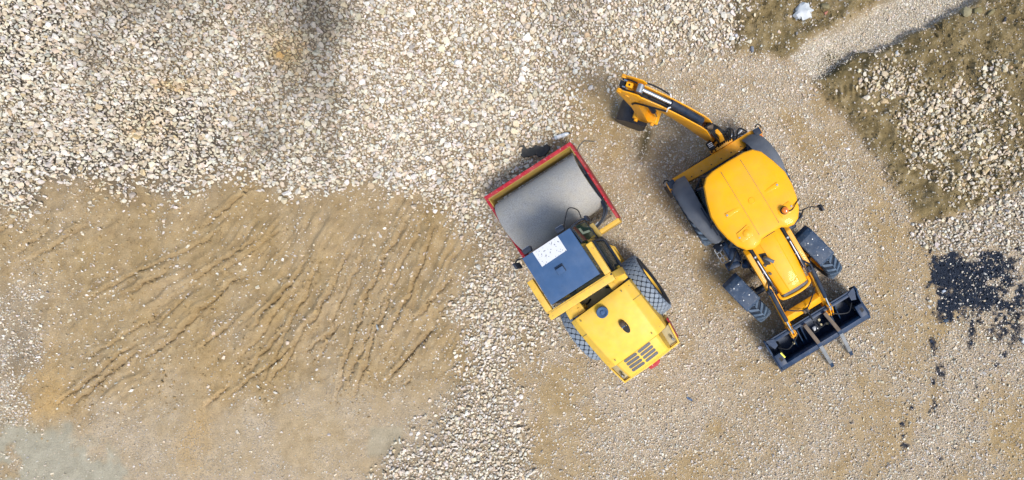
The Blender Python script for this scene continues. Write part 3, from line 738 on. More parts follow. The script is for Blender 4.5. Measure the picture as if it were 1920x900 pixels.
bm = new(); box(bm, .2, .83, -.35, .35, .45, .85); rp('articulation_joint', bm, 'ochre', bevel=.02)
# hoses round the drum end
for k, (dy_, r_) in enumerate(((0, .022), (.045, .019), (-.03, .016))):
    bm = new(); tube(bm, [(2.12, -1.02 + dy_ * .3, .92), (1.85, -1.03 + dy_ * .3, .98), (1.45, -1.01 + dy_ * .4, .99), (1.22, -.97 + dy_, 1.02), (1.08, -.80 + dy_, 1.03), (1.02, -.62 + dy_, 1.02), (.97, -.42, .98 + dy_)], r_, 8)
    rp('hydraulic_hose', bm, 'navy_clean' if k else 'black')
for k in range(3):
    bm = new(); cyl(bm, (.99 + .035 * k, -.50 - .02 * k, 1.0), (1.03 + .035 * k, -.66 - .02 * k, 1.02), .014, seg=8); rp('hose_fitting', bm, 'steel')
bm = new(); box(bm, 1.52, 2.45, -1.05, -1.025, .60, .93); rp('inner_cover', bm, 'navy_clean')
# platform and cab
bm = new(); prism_z(bm, [(1.0, -.50), (1.0, .50), (.7, .62), (-.3, .62), (-.3, -.62), (.7, -.62)], .92, 1.0); rp('platform', bm, 'floor', bevel=.01)
CABL = [(1.02, .50), (-.02, .52), (-.02, -.52), (1.02, -.50)]
CABT = [(1.0, .47), (.09, .48), (.09, -.48), (1.0, -.47)]
def cabp(i, z):
    t = (z - 1.0) / 2.06; a, b = CABL[i], CABT[i]
    return (a[0] + (b[0] - a[0]) * t, a[1] + (b[1] - a[1]) * t, z)
for i in range(4):
    bm = new(); tube(bm, [cabp(i, 1.0), cabp(i, 3.06)], .034, 8, smooth=False); rp('cab_pillar', bm, 'navy_clean')
for i, gm_ in ((0, 'glass_cab'), (1, 'glass_cab'), (2, 'glass_green'), (3, 'glass_cab')):
    j = (i + 1) % 4
    bm = new(); q = [cabp(i, 1.32), cabp(j, 1.32), cabp(j, 3.04), cabp(i, 3.04)]
    c = sum((Vector(p) for p in q), Vector()) / 4; q = [c + (Vector(p) - c) * .965 for p in q]
    nrm = (q[1] - q[0]).cross(q[3] - q[0]).normalized() * .006
    loft(bm, [[p - nrm for p in q], [p + nrm for p in q]]); rp('window_pane', bm, gm_, smooth=0)
    bm = new(); q = [Vector(cabp(i, 1.0)), Vector(cabp(j, 1.0)), Vector(cabp(j, 1.31)), Vector(cabp(i, 1.31))]
    nrm = (q[1] - q[0]).cross(q[3] - q[0]).normalized() * .010
    loft(bm, [[p - nrm for p in q], [p + nrm for p in q]]); rp('cab_panel', bm, 'navy_clean', smooth=0)
# tilted green-tinted corner glass sticking out of the right front of the cab, taped with a pale L
q = [Vector(p) for p in ((1.03, -.50, 3.0), (1.145, -.575, 1.80), (.77, -.60, 1.80), (.72, -.52, 3.0))]
nrm = (q[1] - q[0]).cross(q[3] - q[0]).normalized() * .008
bm = new(); loft(bm, [[p - nrm for p in q], [p + nrm for p in q]]); gl = rp('corner_glass', bm, 'glass_green', smooth=0)
bm = new(); tube(bm, q + [q[0]], .016, 6, smooth=False); obj('glass_frame', bm, 'navy_clean', gl)
def on_q(s, t): return (q[0] * (1 - t) + q[3] * t) * (1 - s) + (q[1] * (1 - t) + q[2] * t) * s
bm = new()
nn = nrm.normalized() * (.013 if nrm.y < 0 else -.013)
for (s0, s1, t0, t1) in ((.30, .42, .22, .62), (.42, .85, .50, .62)):
    P4 = [on_q(s0, t0), on_q(s1, t0), on_q(s1, t1), on_q(s0, t1)]
    loft(bm, [[p + nn * .9 for p in P4], [p + nn * 1.15 for p in P4]])
obj('tape_mark', bm, mat('pale_tape', (.30, .36, .26), .7), gl, smooth=0)
bm = new(); prism_z(bm, [(1.14, -.60), (1.14, -.505), (.80, -.525), (.80, -.62)], 1.02, 1.07); rp('side_shelf', bm, 'ochre', bevel=.008)
# side door bulging past the roll bar
bm = new()
rings = []
for x in (.70, .66, .30, -.02, -.08):
    k = .05 if x in (.70, -.08) else 0
    rings.append([(x, -.525, 1.02 + k), (x, -.60 + k, 1.10 + k), (x, -.60 + k, 1.60), (x, -.56 + k * .5, 2.05 - k), (x, -.525, 2.1 - k)])
loft(bm, rings); rp('side_door', bm, 'glass_cab', smooth=40)
bm = new(); tube(bm, [(.71, -.53, 2.08), (.71, -.60, 1.60), (.70, -.60, 1.08)], .02, 6); tube(bm, [(-.09, -.53, 2.08), (-.09, -.60, 1.60), (-.08, -.60, 1.08)], .03, 6)
tube(bm, [(.70, -.60, 1.08), (-.08, -.60, 1.08)], .03, 6, smooth=False); tube(bm, [(.71, -.555, 2.06), (-.09, -.555, 2.06)], .022, 6, smooth=False); rp('door_frame', bm, 'navy_clean')
# seat and console seen through the glass
bm = new(); box(bm, .20, .62, -.26, .26, 1.35, 1.48); box(bm, .12, .22, -.26, .26, 1.45, 2.0); rp('seat', bm, 'seat', bevel=.03)
bm = new(); box(bm, .80, .95, -.30, .30, 1.0, 1.75); rp('console', bm, 'navy_clean', bevel=.02)
# roof
bm = new(); prism_z(bm, [(1.025, .495), (.062, .508), (.062, -.508), (1.025, -.495)], 3.06, 3.12); rroof = rp('cab_roof', bm, 'roof_blue', bevel=.014)
bm = new(); prism_z(bm, [(1.018, .278), (1.022, -.245), (.722, -.245), (.712, .275)], 3.124, 3.127); obj('worn_label', bm, 'label', rroof, smooth=0)
bm = new(); box(bm, .43, .58, -.05, .11, 3.12, 3.135); obj('hatch_base', bm, 'navy_clean', rroof, bevel=.006)
bm = new(); box(bm, .425, .535, -.04, .10, 3.136, 3.165); obj('hatch_cover', bm, 'roof_blue', rroof, bevel=.008)
for s, y in ((1, .36), (-1, -.33)):
    bm = new(); loft(bm, [[(1.06, y - .07, 2.98), (1.06, y + .07, 2.98), (1.06, y + .07, 3.09), (1.06, y - .07, 3.09)],
                          [(1.15, y - .085, 2.95), (1.15, y + .085, 2.95), (1.15, y + .085, 3.08), (1.15, y - .085, 3.08)]])
    wl = rp('work_light', bm, 'navy_clean', bevel=.015)
    bm = new(); box(bm, 1.155, 1.162, y - .07, y + .07, 2.965, 3.065); obj('lens', bm, 'chrome', wl)
bm = new(); tube(bm, [(1.02, .49, 3.04), (1.06, .60, 3.02), (1.03, .70, 2.98)], .014, 6); mi = rp('mirror_arm', bm, 'black')
bm = new(); box(bm, .94, 1.06, .70, .74, 2.66, 2.98); obj('mirror', bm, 'navy_clean', mi, bevel=.012)
bm = new(); tube(bm, [(1.09, -.42, 3.09), (1.25, -.48, 2.86), (1.38, -.62, 2.80), (1.32, -.68, 2.45), (1.20, -.62, 2.2)], .010, 6); rp('cable', bm, 'black')
bm = new(); tube(bm, [(1.02, -.48, 3.02), (1.07, -.58, 2.9), (1.10, -.68, 2.7), (1.08, -.74, 2.6)], .018, 6); box(bm, 1.03, 1.13, -.78, -.74, 2.40, 2.66); rp('mirror_bracket', bm, 'navy_clean')
# roll bar
ZR0, ZR1 = 2.95, 3.055
for s in (-1, 1):
    y0, y1 = sorted((s * .558, s * .675)); bm = new(); box(bm, -.008, .63, y0, y1, ZR0, ZR1); rp('roll_bar_arm', bm, 'pale_yellow_worn', bevel=.012)
    bm = new(); loft(bm, [[(-.16, s * .50, 1.40), (.0, s * .50, 1.40), (.0, s * .66, 1.40), (-.16, s * .66, 1.40)], [(-.13, s * .56, 2.948), (-.02, s * .56, 2.948), (-.02, s * .66, 2.948), (-.13, s * .66, 2.948)]])
    rp('roll_bar_post', bm, 'pale_yellow', bevel=.01)
    bm = new(); cyl(bm, (-.05, s * .66, ZR1), (-.05, s * .66, ZR1 + .006), .018, seg=10); rp('lifting_hole', bm, 'dark')
bm = new(); box(bm, -.165, -.011, -.675, .675, ZR0 + .002, ZR1 + .002); bx_ = rp('roll_bar_cross', bm, 'pale_yellow_worn', bevel=.014)
bm = new(); box(bm, -.045, -.040, -.60, .60, ZR1 - .03, ZR1 + .008); obj('weld_seam', bm, 'ochre', bx_)
for k in range(22):
    if k % 3 != 2:
        bm = new(); box(bm, -.171, -.1655, -.55 + k * .052, -.52 + k * .052, ZR0 + .03, ZR1 - .02); obj('bolt_head', bm, 'olive', bx_)
REAR_MARK = set(roller.children)
# fenders either side, step ladder
for s in (-1, 1):
    bm = new()
    loft(bm, [[(.02, s * .50, 1.60), (.02, s * .72, 1.54), (-.30, s * .74, 1.60), (-.34, s * .34, 1.70), (-.14, s * .34, 1.70)],
              [(.0, s * .50, 1.66), (.0, s * .71, 1.60), (-.30, s * .73, 1.66), (-.34, s * .34, 1.76), (-.14, s * .34, 1.76)]])
    rp('fender', bm, 'pale_yellow', bevel=.012)
    bm = new(); loft(bm, [[(-.02, s * .56, .95), (-.02, s * .58, .95), (-.30, s * .58, .95), (-.30, s * .56, .95)], [(.0, s * .55, 1.62), (.0, s * .58, 1.62), (-.30, s * .58, 1.62), (-.30, s * .55, 1.62)]])
    rp('fender_stay', bm, 'pale_yellow')
    bm = new()
    for (a, b, zz) in ((.62, .05, .42), (.60, .07, .78)):
        y0 = s * .50
        for k in range(5):
            yk = y0 + s * (.02 + .022 * k); beam(bm, (a - .12 * (k / 4), yk, zz), (b + .05 * (k / 4), yk, zz), .016, .022)
        beam(bm, (a, y0, zz), (a - .13, y0 + s * .12, zz), .03, .03); beam(bm, (b, y0, zz), (b + .06, y0 + s * .12, zz), .03, .03); beam(bm, (a - .13, y0 + s * .12, zz), (b + .06, y0 + s * .12, zz), .03, .035)
    beam(bm, (.60, s * .52, .36), (.60, s * .50, .92), .03, .02); beam(bm, (.08, s * .52, .36), (.08, s * .50, .92), .03, .02)
    rp('step_ladder', bm, 'pale_yellow')
# hood
def hood_ring(x, yw, zs, yc, zc, zt):
    h_ = [(yw, .92), (yw, zs), (yw - .03, zs + .03), (yc + .035, zc - .035), (yc, zc), (yc * .5, zt - .008), (0, zt)]
    return [(x, a, b) for a, b in h_] + [(x, -a, b) for a, b in h_[-2::-1]]
bm = new()
loft(bm, [hood_ring(-.35, .725, 1.70, .58, 1.84, 1.89), hood_ring(-.50, .73, 1.71, .58, 1.87, 1.92), hood_ring(-1.0, .735, 1.62, .565, 1.80, 1.85),
          hood_ring(-1.45, .73, 1.50, .545, 1.70, 1.75), hood_ring(-1.60, .72, 1.45, .535, 1.65, 1.70)])
hood = rp('hood', bm, 'pale_yellow', bevel=.012, smooth=25)
bm = new()
T = lambda x, w, zb, zt: [(x, w + .03, zb), (x, w, zt - .05), (x, w - .05, zt - .004), (x, 0, zt + .03), (x, -w + .05, zt - .004), (x, -w, zt - .05), (x, -w - .03, zb)]
loft(bm, [T(-1.603, .53, .95, 1.66), T(-1.88, .51, .95, 1.57), T(-1.98, .50, .95, 1.50), T(-2.03, .49, .95, 1.38), T(-2.06, .48, .95, 1.0)])
tail = rp('tailgate', bm, 'pale_yellow', bevel=.014, smooth=30)
for k in range(4):
    for s in (-1, 1):
        xx = -1.645 - .085 * k; zz = 1.688 - (-1.603 - xx) * .325
        bm = new(); prism_z(bm, capsule_pts(0, 0, .066, .315), -.004, .006); g_ = obj('grille_slot', bm, 'grille', tail, smooth=0)
        g_.location = (xx, .02 + s * .172, zz - .009); g_.rotation_euler = (-s * .06, -.315, 0)
for s in (-1, 1):   # lamp recesses at the rear corners
    bm = new(); prism_z(bm, [(-1.62, s * .54), (-1.62, s * .77), (-2.02, s * .70), (-2.02, s * .50)], .98, 1.12); rp('lamp_tray', bm, 'beige', bevel=.008)
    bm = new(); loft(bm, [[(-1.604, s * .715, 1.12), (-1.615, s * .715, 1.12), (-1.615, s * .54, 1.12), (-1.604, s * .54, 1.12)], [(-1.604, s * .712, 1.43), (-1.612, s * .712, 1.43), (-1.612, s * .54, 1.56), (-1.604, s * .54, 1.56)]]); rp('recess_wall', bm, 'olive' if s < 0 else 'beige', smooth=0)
    bm = new(); beam(bm, (-1.60, s * .785, 1.12), (-2.04, s * .715, 1.12), .03, .16); beam(bm, (-2.05, s * .73, 1.12), (-2.075, s * .0, 1.12), .04, .14); rp('rear_rim', bm, 'pale_yellow', bevel=.006)
    bm = new(); tube(bm, [(-1.86, s * .66, 1.12), (-1.86, s * .66, 1.20), (-1.90, s * .66, 1.25), (-1.94, s * .66, 1.20), (-1.94, s * .66, 1.12)], .022, 8); rp('tie_down_hook', bm, 'steel')
    bm = new(); beam(bm, (-1.50, s * .80, .98), (-1.98, s * .73, .98), .03, .22); rp('bumper_side', bm, 'red', bevel=.006)
bm = new(); prism_z(bm, [(-1.45, .76), (-2.05, .70), (-2.12, .60), (-2.12, -.60), (-2.05, -.70), (-1.45, -.76)], .55, .945); rp('counterweight', bm, 'pale_yellow_worn', bevel=.03)
bm = new(); prism_z(bm, [(-2.124, .24), (-2.24, .20), (-2.26, .02), (-2.22, -.06), (-2.124, -.08)], .60, .72); rp('tow_hitch', bm, 'red', bevel=.01)
bm = new(); cyl(bm, (-1.46, .80, 1.0), (-1.62, .80, 1.0), .05, seg=12); rp('fuel_cap', bm, 'ochre')
for s in (-1, 1):
    bm = new(); rings = []
    for (y, z) in ((.738, 1.30), (.739, 1.655), (.706, 1.70), (.612, 1.805), (.58, 1.845)):
        rings.append([(-.735, s * y, z + .004), (-.725, s * y, z + .004), (-.725, s * (y - .02), z - .02), (-.735, s * (y - .02), z - .02)])
    loft(bm, rings); obj('panel_gap', bm, 'olive', hood, smooth=0)
    for (x, y, z) in ((-.45, .66, 1.765), (-1.5, .64, 1.565), (-.45, .50, 1.905), (-1.5, .46, 1.735)):
        bm = new(); lathe_z(bm, [(.014, -.01), (.014, .008), (.0005, .010)], 8, (x, s * y, z), cap=False); obj('bolt_head', bm, 'olive', hood)
# engine bay gap between cab and hood
bm = new(); prism_z(bm, [(-.06, .50), (-.06, -.50), (-.335, -.55), (-.34, .55)], 1.25, 1.38); rp('engine_bay_floor', bm, 'beige', bevel=.01)
for s in (-1, 1):
    bm = new(); box(bm, -.31, -.20, s * .40 - .06, s * .40 + .06, 1.38, 1.74); box(bm, -.29, -.22, s * .40 - .085, s * .40 - .062, 1.45, 1.58); rp('hood_hinge', bm, 'pale_yellow_worn', bevel=.012)
    bm = new(); tube(bm, [(-.10, s * .36, 1.42), (-.18, s * .42, 1.68), (-.24, s * .30, 1.5), (-.2, s * .2, 1.40)], .018, 6); rp('cable_bundle', bm, 'black')
bm = new(); lathe_z(bm, [(.085, 0), (.092, .05), (.115, .055), (.115, .12), (.10, .13), (.085, .12), (.05, .105), (.028, .125), (.0005, .125)], 26, (-.56, .035, 1.90), cap=False); rp('air_intake', bm, 'roof_blue')
bm = new(); prism_z(bm, [(x, y - .13) for x, y in [(-1.06 + .15 * math.cos(a) * (1) , .068 * math.sin(a)) for a in np.linspace(0, 2 * math.pi, 24, endpoint=False)]], 1.845, 1.856); rp('exhaust_opening', bm, 'dark', smooth=0)
bm = new(); tube(bm, [(-.965, -.13, 1.70), (-.965, -.13, 1.88), (-.985, -.13, 1.93), (-1.05, -.13, 1.95)], .058, 14); rp('exhaust_pipe', bm, 'rust')
bm = new(); cyl(bm, (-1.045, -.13, 1.948), (-1.062, -.13, 1.953), .062, seg=16); rp('exhaust_tip', bm, 'chrome')
for s in (-1, 1):
    bm = new(); box(bm, -1.3, -.1, s * .40 - .06, s * .40 + .06, .55, .92); rp('chassis_rail', bm, 'olive')
bm = new(); cyl(bm, (-.66, -.58, .72), (-.66, .58, .72), .11); rp('axle', bm, 'olive')
for s in (-1, 1):
    w_ = make_wheel(roller, (-.68, s * .775, .715), .725, .47, .36, 'pale_yellow', 'diamond')

# the rear half stands a few degrees askew of the drum frame
REAR_R = Matrix.Translation((-1.15, .0, 0)) @ Matrix.Rotation(math.radians(3.6), 4, 'Z') @ Matrix.Translation((1.15, 0, 0))
bpy.context.view_layer.update()
for o in list(roller.children):
    if o not in REAR_MARK and not o.name.startswith('step_ladder'):
        o.matrix_local = REAR_R @ o.matrix_local

# ------------------------------------------------------------------ backhoe loader (x forward to the shovel, y left)
BA = math.radians(-58.5)
hoe = thing('backhoe_loader', 'deep yellow backhoe loader with folded digging arm and dark front shovel', 'backhoe loader', (0.487, 1.738, 0), BA)
def bp_(name, bm, m_, parent=None, **k): return obj(name, bm, m_, parent or hoe, **k)
YC = -.02
# chassis
bm = new(); box(bm, .19, 3.2, -.30 + YC, .30 + YC, .45, .95); bp_('chassis', bm, 'navy_clean', bevel=.03)
# rear frame and stabilisers
bm = new(); prism_z(bm, [(-.06, -1.02), (.16, -1.02), (.20, -.4), (.20, .4), (.16, 1.02), (-.06, 1.02)], .82, 1.0); prism_z(bm, [(-.055, -1.0), (.15, -1.0), (.15, 1.0), (-.055, 1.0)], .42, .56); rf = bp_('rear_frame', bm, 'arm_yellow', bevel=.012)
for k in range(6):
    bm = new(); cyl(bm, (.12, -.62 + k * .25, 1.0), (.12, -.62 + k * .25, 1.008), .014, seg=8); obj('bolt_head', bm, 'dark', rf)
bm = new()
for k in range(16): box(bm, -.10, -.062, -.55 + k * .035, -.535 + k * .035, .86, .93)
box(bm, -.085, -.062, -.58, .03, .84, .855); obj('slide_rack', bm, 'black', rf)
for s in (-1, 1):
    bm = new(); box(bm, -.04, .13, s * 1.10 - .075, s * 1.10 + .075, .30, 1.08); st = bp_('stabiliser', bm, 'arm_yellow', bevel=.02)
    bm = new(); box(bm, -.035, .125, s * 1.075 - .08, s * 1.075 + .08, 1.082, 1.13); obj('cap', bm, 'roof_blue' if 0 else 'navy_clean', st, bevel=.012)
    bm = new(); tube(bm, [(-.07, s * 1.16 - .06, 1.02), (-.10, s * 1.16, 1.04), (-.07, s * 1.16 + .05, 1.03), (.0, s * 1.16 + .06, 1.0)], .015, 6); obj('guard_hoop', bm, 'black', st)
    bm = new(); box(bm, -.0, .09, s * 1.10 - .05, s * 1.10 + .05, .10, .30); obj('inner_leg', bm, 'steel', st)
    bm = new(); loft(bm, [[(-.10, s * 1.10 - .15, .02), (.20, s * 1.10 - .15, .02), (.20, s * 1.10 + .15, .02), (-.10, s * 1.10 + .15, .02)], [(-.04, s * 1.10 - .09, .10), (.14, s * 1.10 - .09, .10), (.14, s * 1.10 + .09, .10), (-.04, s * 1.10 + .09, .10)]]); obj('foot_pad', bm, 'rust', st)
    bm = new(); cyl(bm, (.155, s * 1.10 - .03, .99), (.155, s * 1.10 + .05, .99), .028, seg=10); obj('rear_lamp', bm, 'orange', st)
# rear wheels and fenders
for s in (-1, 1):
    make_wheel(hoe, (.83, s * .935 + YC, .735), .75, .42, .40, 'arm_yellow', 'chevron')
    bm = new()
    rings = []
    for a in np.linspace(math.radians(22), math.radians(158), 12):
        c_, s_ = math.cos(a), math.sin(a); fr = max(0, c_) ** 1.2
        yo = 1.14 - .17 * fr - .05 * max(0, -c_) ** 3; yi = .72 + .06 * (1 - abs(c_))
        R0 = .83 + .02 * math.sin(a)
        f = lambda y, rr: (.83 + rr * c_, s * y + YC, .735 + rr * s_)
        rings.append([f(yi, R0 + .03), f((yi + yo) / 2, R0 + .045), f(yo - .06, R0 + .02), f(yo, R0 - .05), f(yo - .02, R0 - .06), f(yo - .07, R0 - .005), f(yi, R0)])
    loft(bm, rings); bp_('rear_fender', bm, 'fender_grey', smooth=50)
# cab shell
RO = [(.39, .0), (.40, .34), (.44, .50), (.56, .62), (.82, .72), (1.10, .80), (1.35, .795), (1.60, .745), (1.82, .665), (1.96, .56), (2.02, .43), (2.00, .30), (1.94, .215), (1.93, .10), (1.93, 0)]
RO = RO + [(a, -b) for a, b in RO[-2:0:-1]]
CX = 1.18
def ring_s(sc, z, dx=0, scy=None): return [(CX + (a - CX) * sc + dx, b * (scy or sc) + YC, z) for a, b in RO]
bm = new()
loft(bm, [ring_s(.93, 2.60), ring_s(.975, 2.615), ring_s(1.0, 2.66), ring_s(.997, 2.715), ring_s(.975, 2.750), ring_s(.925, 2.772), ring_s(.70, 2.788), ring_s(.40, 2.796), ring_s(.02, 2.80)])
croof = bp_('cab_roof', bm, 'deep_yellow', smooth=24)
def roof_z(x, y):
    k = max(abs(x - CX) / .80, abs(y - YC) / .78); return 2.80 - .018 * k ** 1.6 - max(0, k - .88) * .25
for y in (-.215, .205):
    bm = new(); rings = []
    for x in np.linspace(.50, 1.84, 12):
        zz = roof_z(x, y + YC) - .001; rings.append([(x, y + YC - .008, zz - .012), (x, y + YC - .0025, zz + .0045), (x, y + YC + .0025, zz + .0045), (x, y + YC + .008, zz - .012)])
    loft(bm, rings); obj('roof_seam', bm, 'olive', croof)
for s in (-1, 1):   # wedge-shaped roof pressings ending in a bolt
    bm = new(); x0, y0 = 1.235, s * .52 + YC
    tipz = roof_z(x0, y0)
    pts = [(x0 + .045, y0 + s * .035), (x0 - .045, y0 + s * .035), (x0 - .03, y0 - s * .25), (x0 + .03, y0 - s * .25)]
    loft(bm, [[(a, b, roof_z(a, b) - .012) for a, b in pts], [(pts[0][0], pts[0][1], tipz + .016), (pts[1][0], pts[1][1], tipz + .016), (pts[2][0], pts[2][1], roof_z(*pts[2]) + .001), (pts[3][0], pts[3][1], roof_z(*pts[3]) + .001)]])
    pr = obj('roof_pressing', bm, 'deep_yellow', croof, bevel=.008)
    bm = new(); cyl(bm, (x0, y0 + s * .01, tipz + .012), (x0, y0 + s * .01, tipz + .024), .020, seg=12); obj('bolt', bm, 'steel', pr)
bm = new(); zz = roof_z(1.24, YC); lathe_z(bm, [(.062, -.01), (.062, .006), (.054, .009), (.052, .004), (.0005, .004)], 26, (1.24, -.01 + YC, zz), cap=False); obj('roof_boss', bm, 'deep_yellow', croof)
for s in (-1, 1):
    yb = s * .43 + YC; zz = roof_z(1.70, yb)
    bm = new(); prism_z(bm, [(1.60, yb - .13), (1.60, yb + .13), (1.66, yb + .15), (1.78, yb + .13), (1.80, yb - .12), (1.70, yb - .15)], zz - .02, zz + .006); mt = obj('lamp_mount', bm, 'deep_yellow', croof, bevel=.008)
    bm = new(); cyl(bm, (1.70, yb + s * .12, zz + .005), (1.70, yb + s * .12, zz + .016), .018, seg=10); obj('bolt', bm, 'steel', mt)
    if s > 0:
        bm = new(); lathe_z(bm, [(.075, 0), (.075, .03), (.066, .032)], 24, (1.70, yb - .03, zz + .006)); obj('beacon_base', bm, 'black', croof)
        bm = new(); lathe_z(bm, [(.060, 0), (.062, .07), (.05, .105), (.02, .12), (.0005, .121)], 24, (1.70, yb - .03, zz + .038), cap=False); obj('beacon_lens', bm, 'orange', croof)
        bm = new(); tube(bm, [(1.74, yb - .01, zz + .02), (1.76, yb + .10, zz + .02), (1.70, yb + .22, zz - .0), (1.66, yb + .34, zz - .10), (1.66, yb + .36, zz - .25)], .009, 6); obj('beacon_cable', bm, 'black', croof)
    else:
        bm = new(); lathe_z(bm, [(.07, 0), (.07, .012), (.055, .022), (.0005, .024)], 24, (1.70, yb + .03, zz + .004), cap=False); obj('blank_cover', bm, 'deep_yellow', croof)
        bm = new(); beam(bm, (1.62, yb - .10, zz + .010), (1.58, yb + .12, zz + .010), .022, .014); obj('wire_clip', bm, 'deep_yellow', croof)
CB = [(.215, .0), (.225, .46), (.42, .72), (1.20, .80), (1.85, .70), (2.04, .42), (2.05, 0)]
CT = [(.46, .0), (.48, .38), (.58, .56), (1.15, .755), (1.70, .68), (1.86, .42), (1.87, 0)]
CB = CB + [(a, -b) for a, b in CB[-2:0:-1]]; CT = CT + [(a, -b) for a, b in CT[-2:0:-1]]
cp = lambda i, t: Vector((CB[i][0] + (CT[i][0] - CB[i][0]) * t, CB[i][1] + (CT[i][1] - CB[i][1]) * t + YC, 1.03 + 1.59 * t))
nC = len(CB)
for i in range(nC):
    j = (i + 1) % nC
    if i not in (0, 6):
        bm = new(); tube(bm, [cp(i, 0), cp(i, .5), cp(i, 1)], .030, 8, smooth=False); bp_('cab_pillar', bm, 'navy_clean')
    q4 = [cp(i, .16), cp(j, .16), cp(j, .99), cp(i, .99)]
    nrm = (q4[1] - q4[0]).cross(q4[3] - q4[0]).normalized() * .005
    bm = new(); loft(bm, [[p - nrm for p in q4], [p + nrm for p in q4]]); wnd = bp_('window_pane', bm, 'glass_cab', smooth=0)
    bm = new(); tube(bm, [cp(i, .15), cp(j, .15)], .022, 6, smooth=False); obj('window_frame', bm, 'navy_clean', wnd)
    q4 = [cp(i, 0), cp(j, 0), cp(j, .14), cp(i, .14)]
    bm = new(); loft(bm, [[p - nrm for p in q4], [p + nrm for p in q4]]); bp_('cab_panel', bm, 'fender_grey', smooth=0)
bm = new(); prism_z(bm, [(a * .99 + .01, b * .98 + YC) for a, b in CB], 1.005, 1.03); bp_('cab_floor', bm, 'floor')
for s in (-1, 1):
    bm = new(); beam(bm, cp(3 if s > 0 else 9, .45) + Vector((-.35, s * .035, 0)), cp(3 if s > 0 else 9, .45) + Vector((.30, s * .035, 0)), .03, .04); tube(bm, [cp(3 if s > 0 else 9, .2) + Vector((.1, s * .05, 0)), cp(3 if s > 0 else 9, .9) + Vector((.1, s * .05, 0))], .014, 6); bp_('door_handle_bar', bm, 'navy_clean')
bm = new(); box(bm, .85, 1.30, -.26, .22, 1.40, 1.52); box(bm, .78, .90, -.26, .22, 1.5, 2.1); bp_('seat', bm, 'seat', bevel=.04)
bm = new(); box(bm, 1.70, 1.90, -.35, .31, 1.0, 1.65); bp_('dashboard', bm, 'navy_clean', bevel=.03)
bm = new(); lathe_z(bm, [(.17, 0), (.19, .015), (.19, .03), (.17, .03)], 20, (1.58, YC, 1.72), cap=False); cyl(bm, (1.58, YC, 1.72), (1.72, YC, 1.5), .02); bp_('steering_wheel', bm, 'black')
# hood
bm = new()
def hr(x, w, zt, zb=.95): 
    h_ = [(w, zb), (w, zt - .10), (w - .025, zt - .04), (w - .08, zt - .008), (w * .45, zt + .006), (w * .42, zt + .018), (0, zt + .022)]
    return [(x, a + YC, b) for a, b in h_] + [(x, -a + YC, b) for a, b in h_[-2::-1]]
loft(bm, [hr(1.95, .405, 1.60), hr(2.3, .395, 1.59), hr(2.8, .36, 1.55), hr(3.15, .325, 1.50), hr(3.23, .315, 1.48), hr(3.26, .305, 1.42)])
hd = bp_('hood', bm, 'deep_yellow', bevel=.012, smooth=40)
bm = new()
for (a, b) in (((2.30, .115), (3.10, .10)), ((2.62, -.11), (3.10, -.10)), ((3.10, -.105), (3.10, .105))):
    hz = lambda x: 1.612 - (x - 2.3) * .08 if x < 2.8 else 1.572 - (x - 2.8) * .143
    za, zb_ = hz(a[0]) - .003, hz(b[0]) - .003
    beam(bm, (a[0], a[1] + YC, za), (b[0], b[1] + YC, zb_), .012, .012)
obj('hood_pressing', bm, 'arm_yellow', hd)
bm = new(); prism_z(bm, [(3.264, -.29 + YC), (3.264, .29 + YC), (3.31, .285 + YC), (3.33, .0 + YC), (3.31, -.285 + YC)], .98, 1.405); bp_('front_grille', bm, 'grille')
bm = new(); tube(bm, [(3.20, -.36 + YC, 1.30), (3.33, -.335 + YC, 1.31), (3.375, -.15 + YC, 1.32), (3.38, .15 + YC, 1.32), (3.33, .335 + YC, 1.31), (3.20, .36 + YC, 1.30)], .032, 8); bp_('grille_surround', bm, 'deep_yellow')
bm = new(); prism_z(bm, [(2.26, -.30 + YC), (2.30, -.16 + YC), (2.56, -.19 + YC), (2.52, -.29 + YC)], 1.585, 1.612); bp_('exhaust_well', bm, 'dark', bevel=.006)
bm = new(); tube(bm, [(2.36, -.23 + YC, 1.50), (2.37, -.23 + YC, 1.66), (2.42, -.20 + YC, 1.73), (2.53, -.13 + YC, 1.76)], .036, 12); bp_('exhaust_pipe', bm, 'steel')
for k, x in enumerate((2.52, 2.72)):
    bm = new(); cyl(bm, (x, -.30 + YC, 1.565 - .008 * k), (x, -.30 + YC, 1.59 - .008 * k), .03, seg=12); bp_('hood_plug', bm, 'rust')
bm = new(); box(bm, 1.90, 2.02, -.22 + YC, .22 + YC, 1.62, 1.66); bp_('scuttle', bm, 'dark')
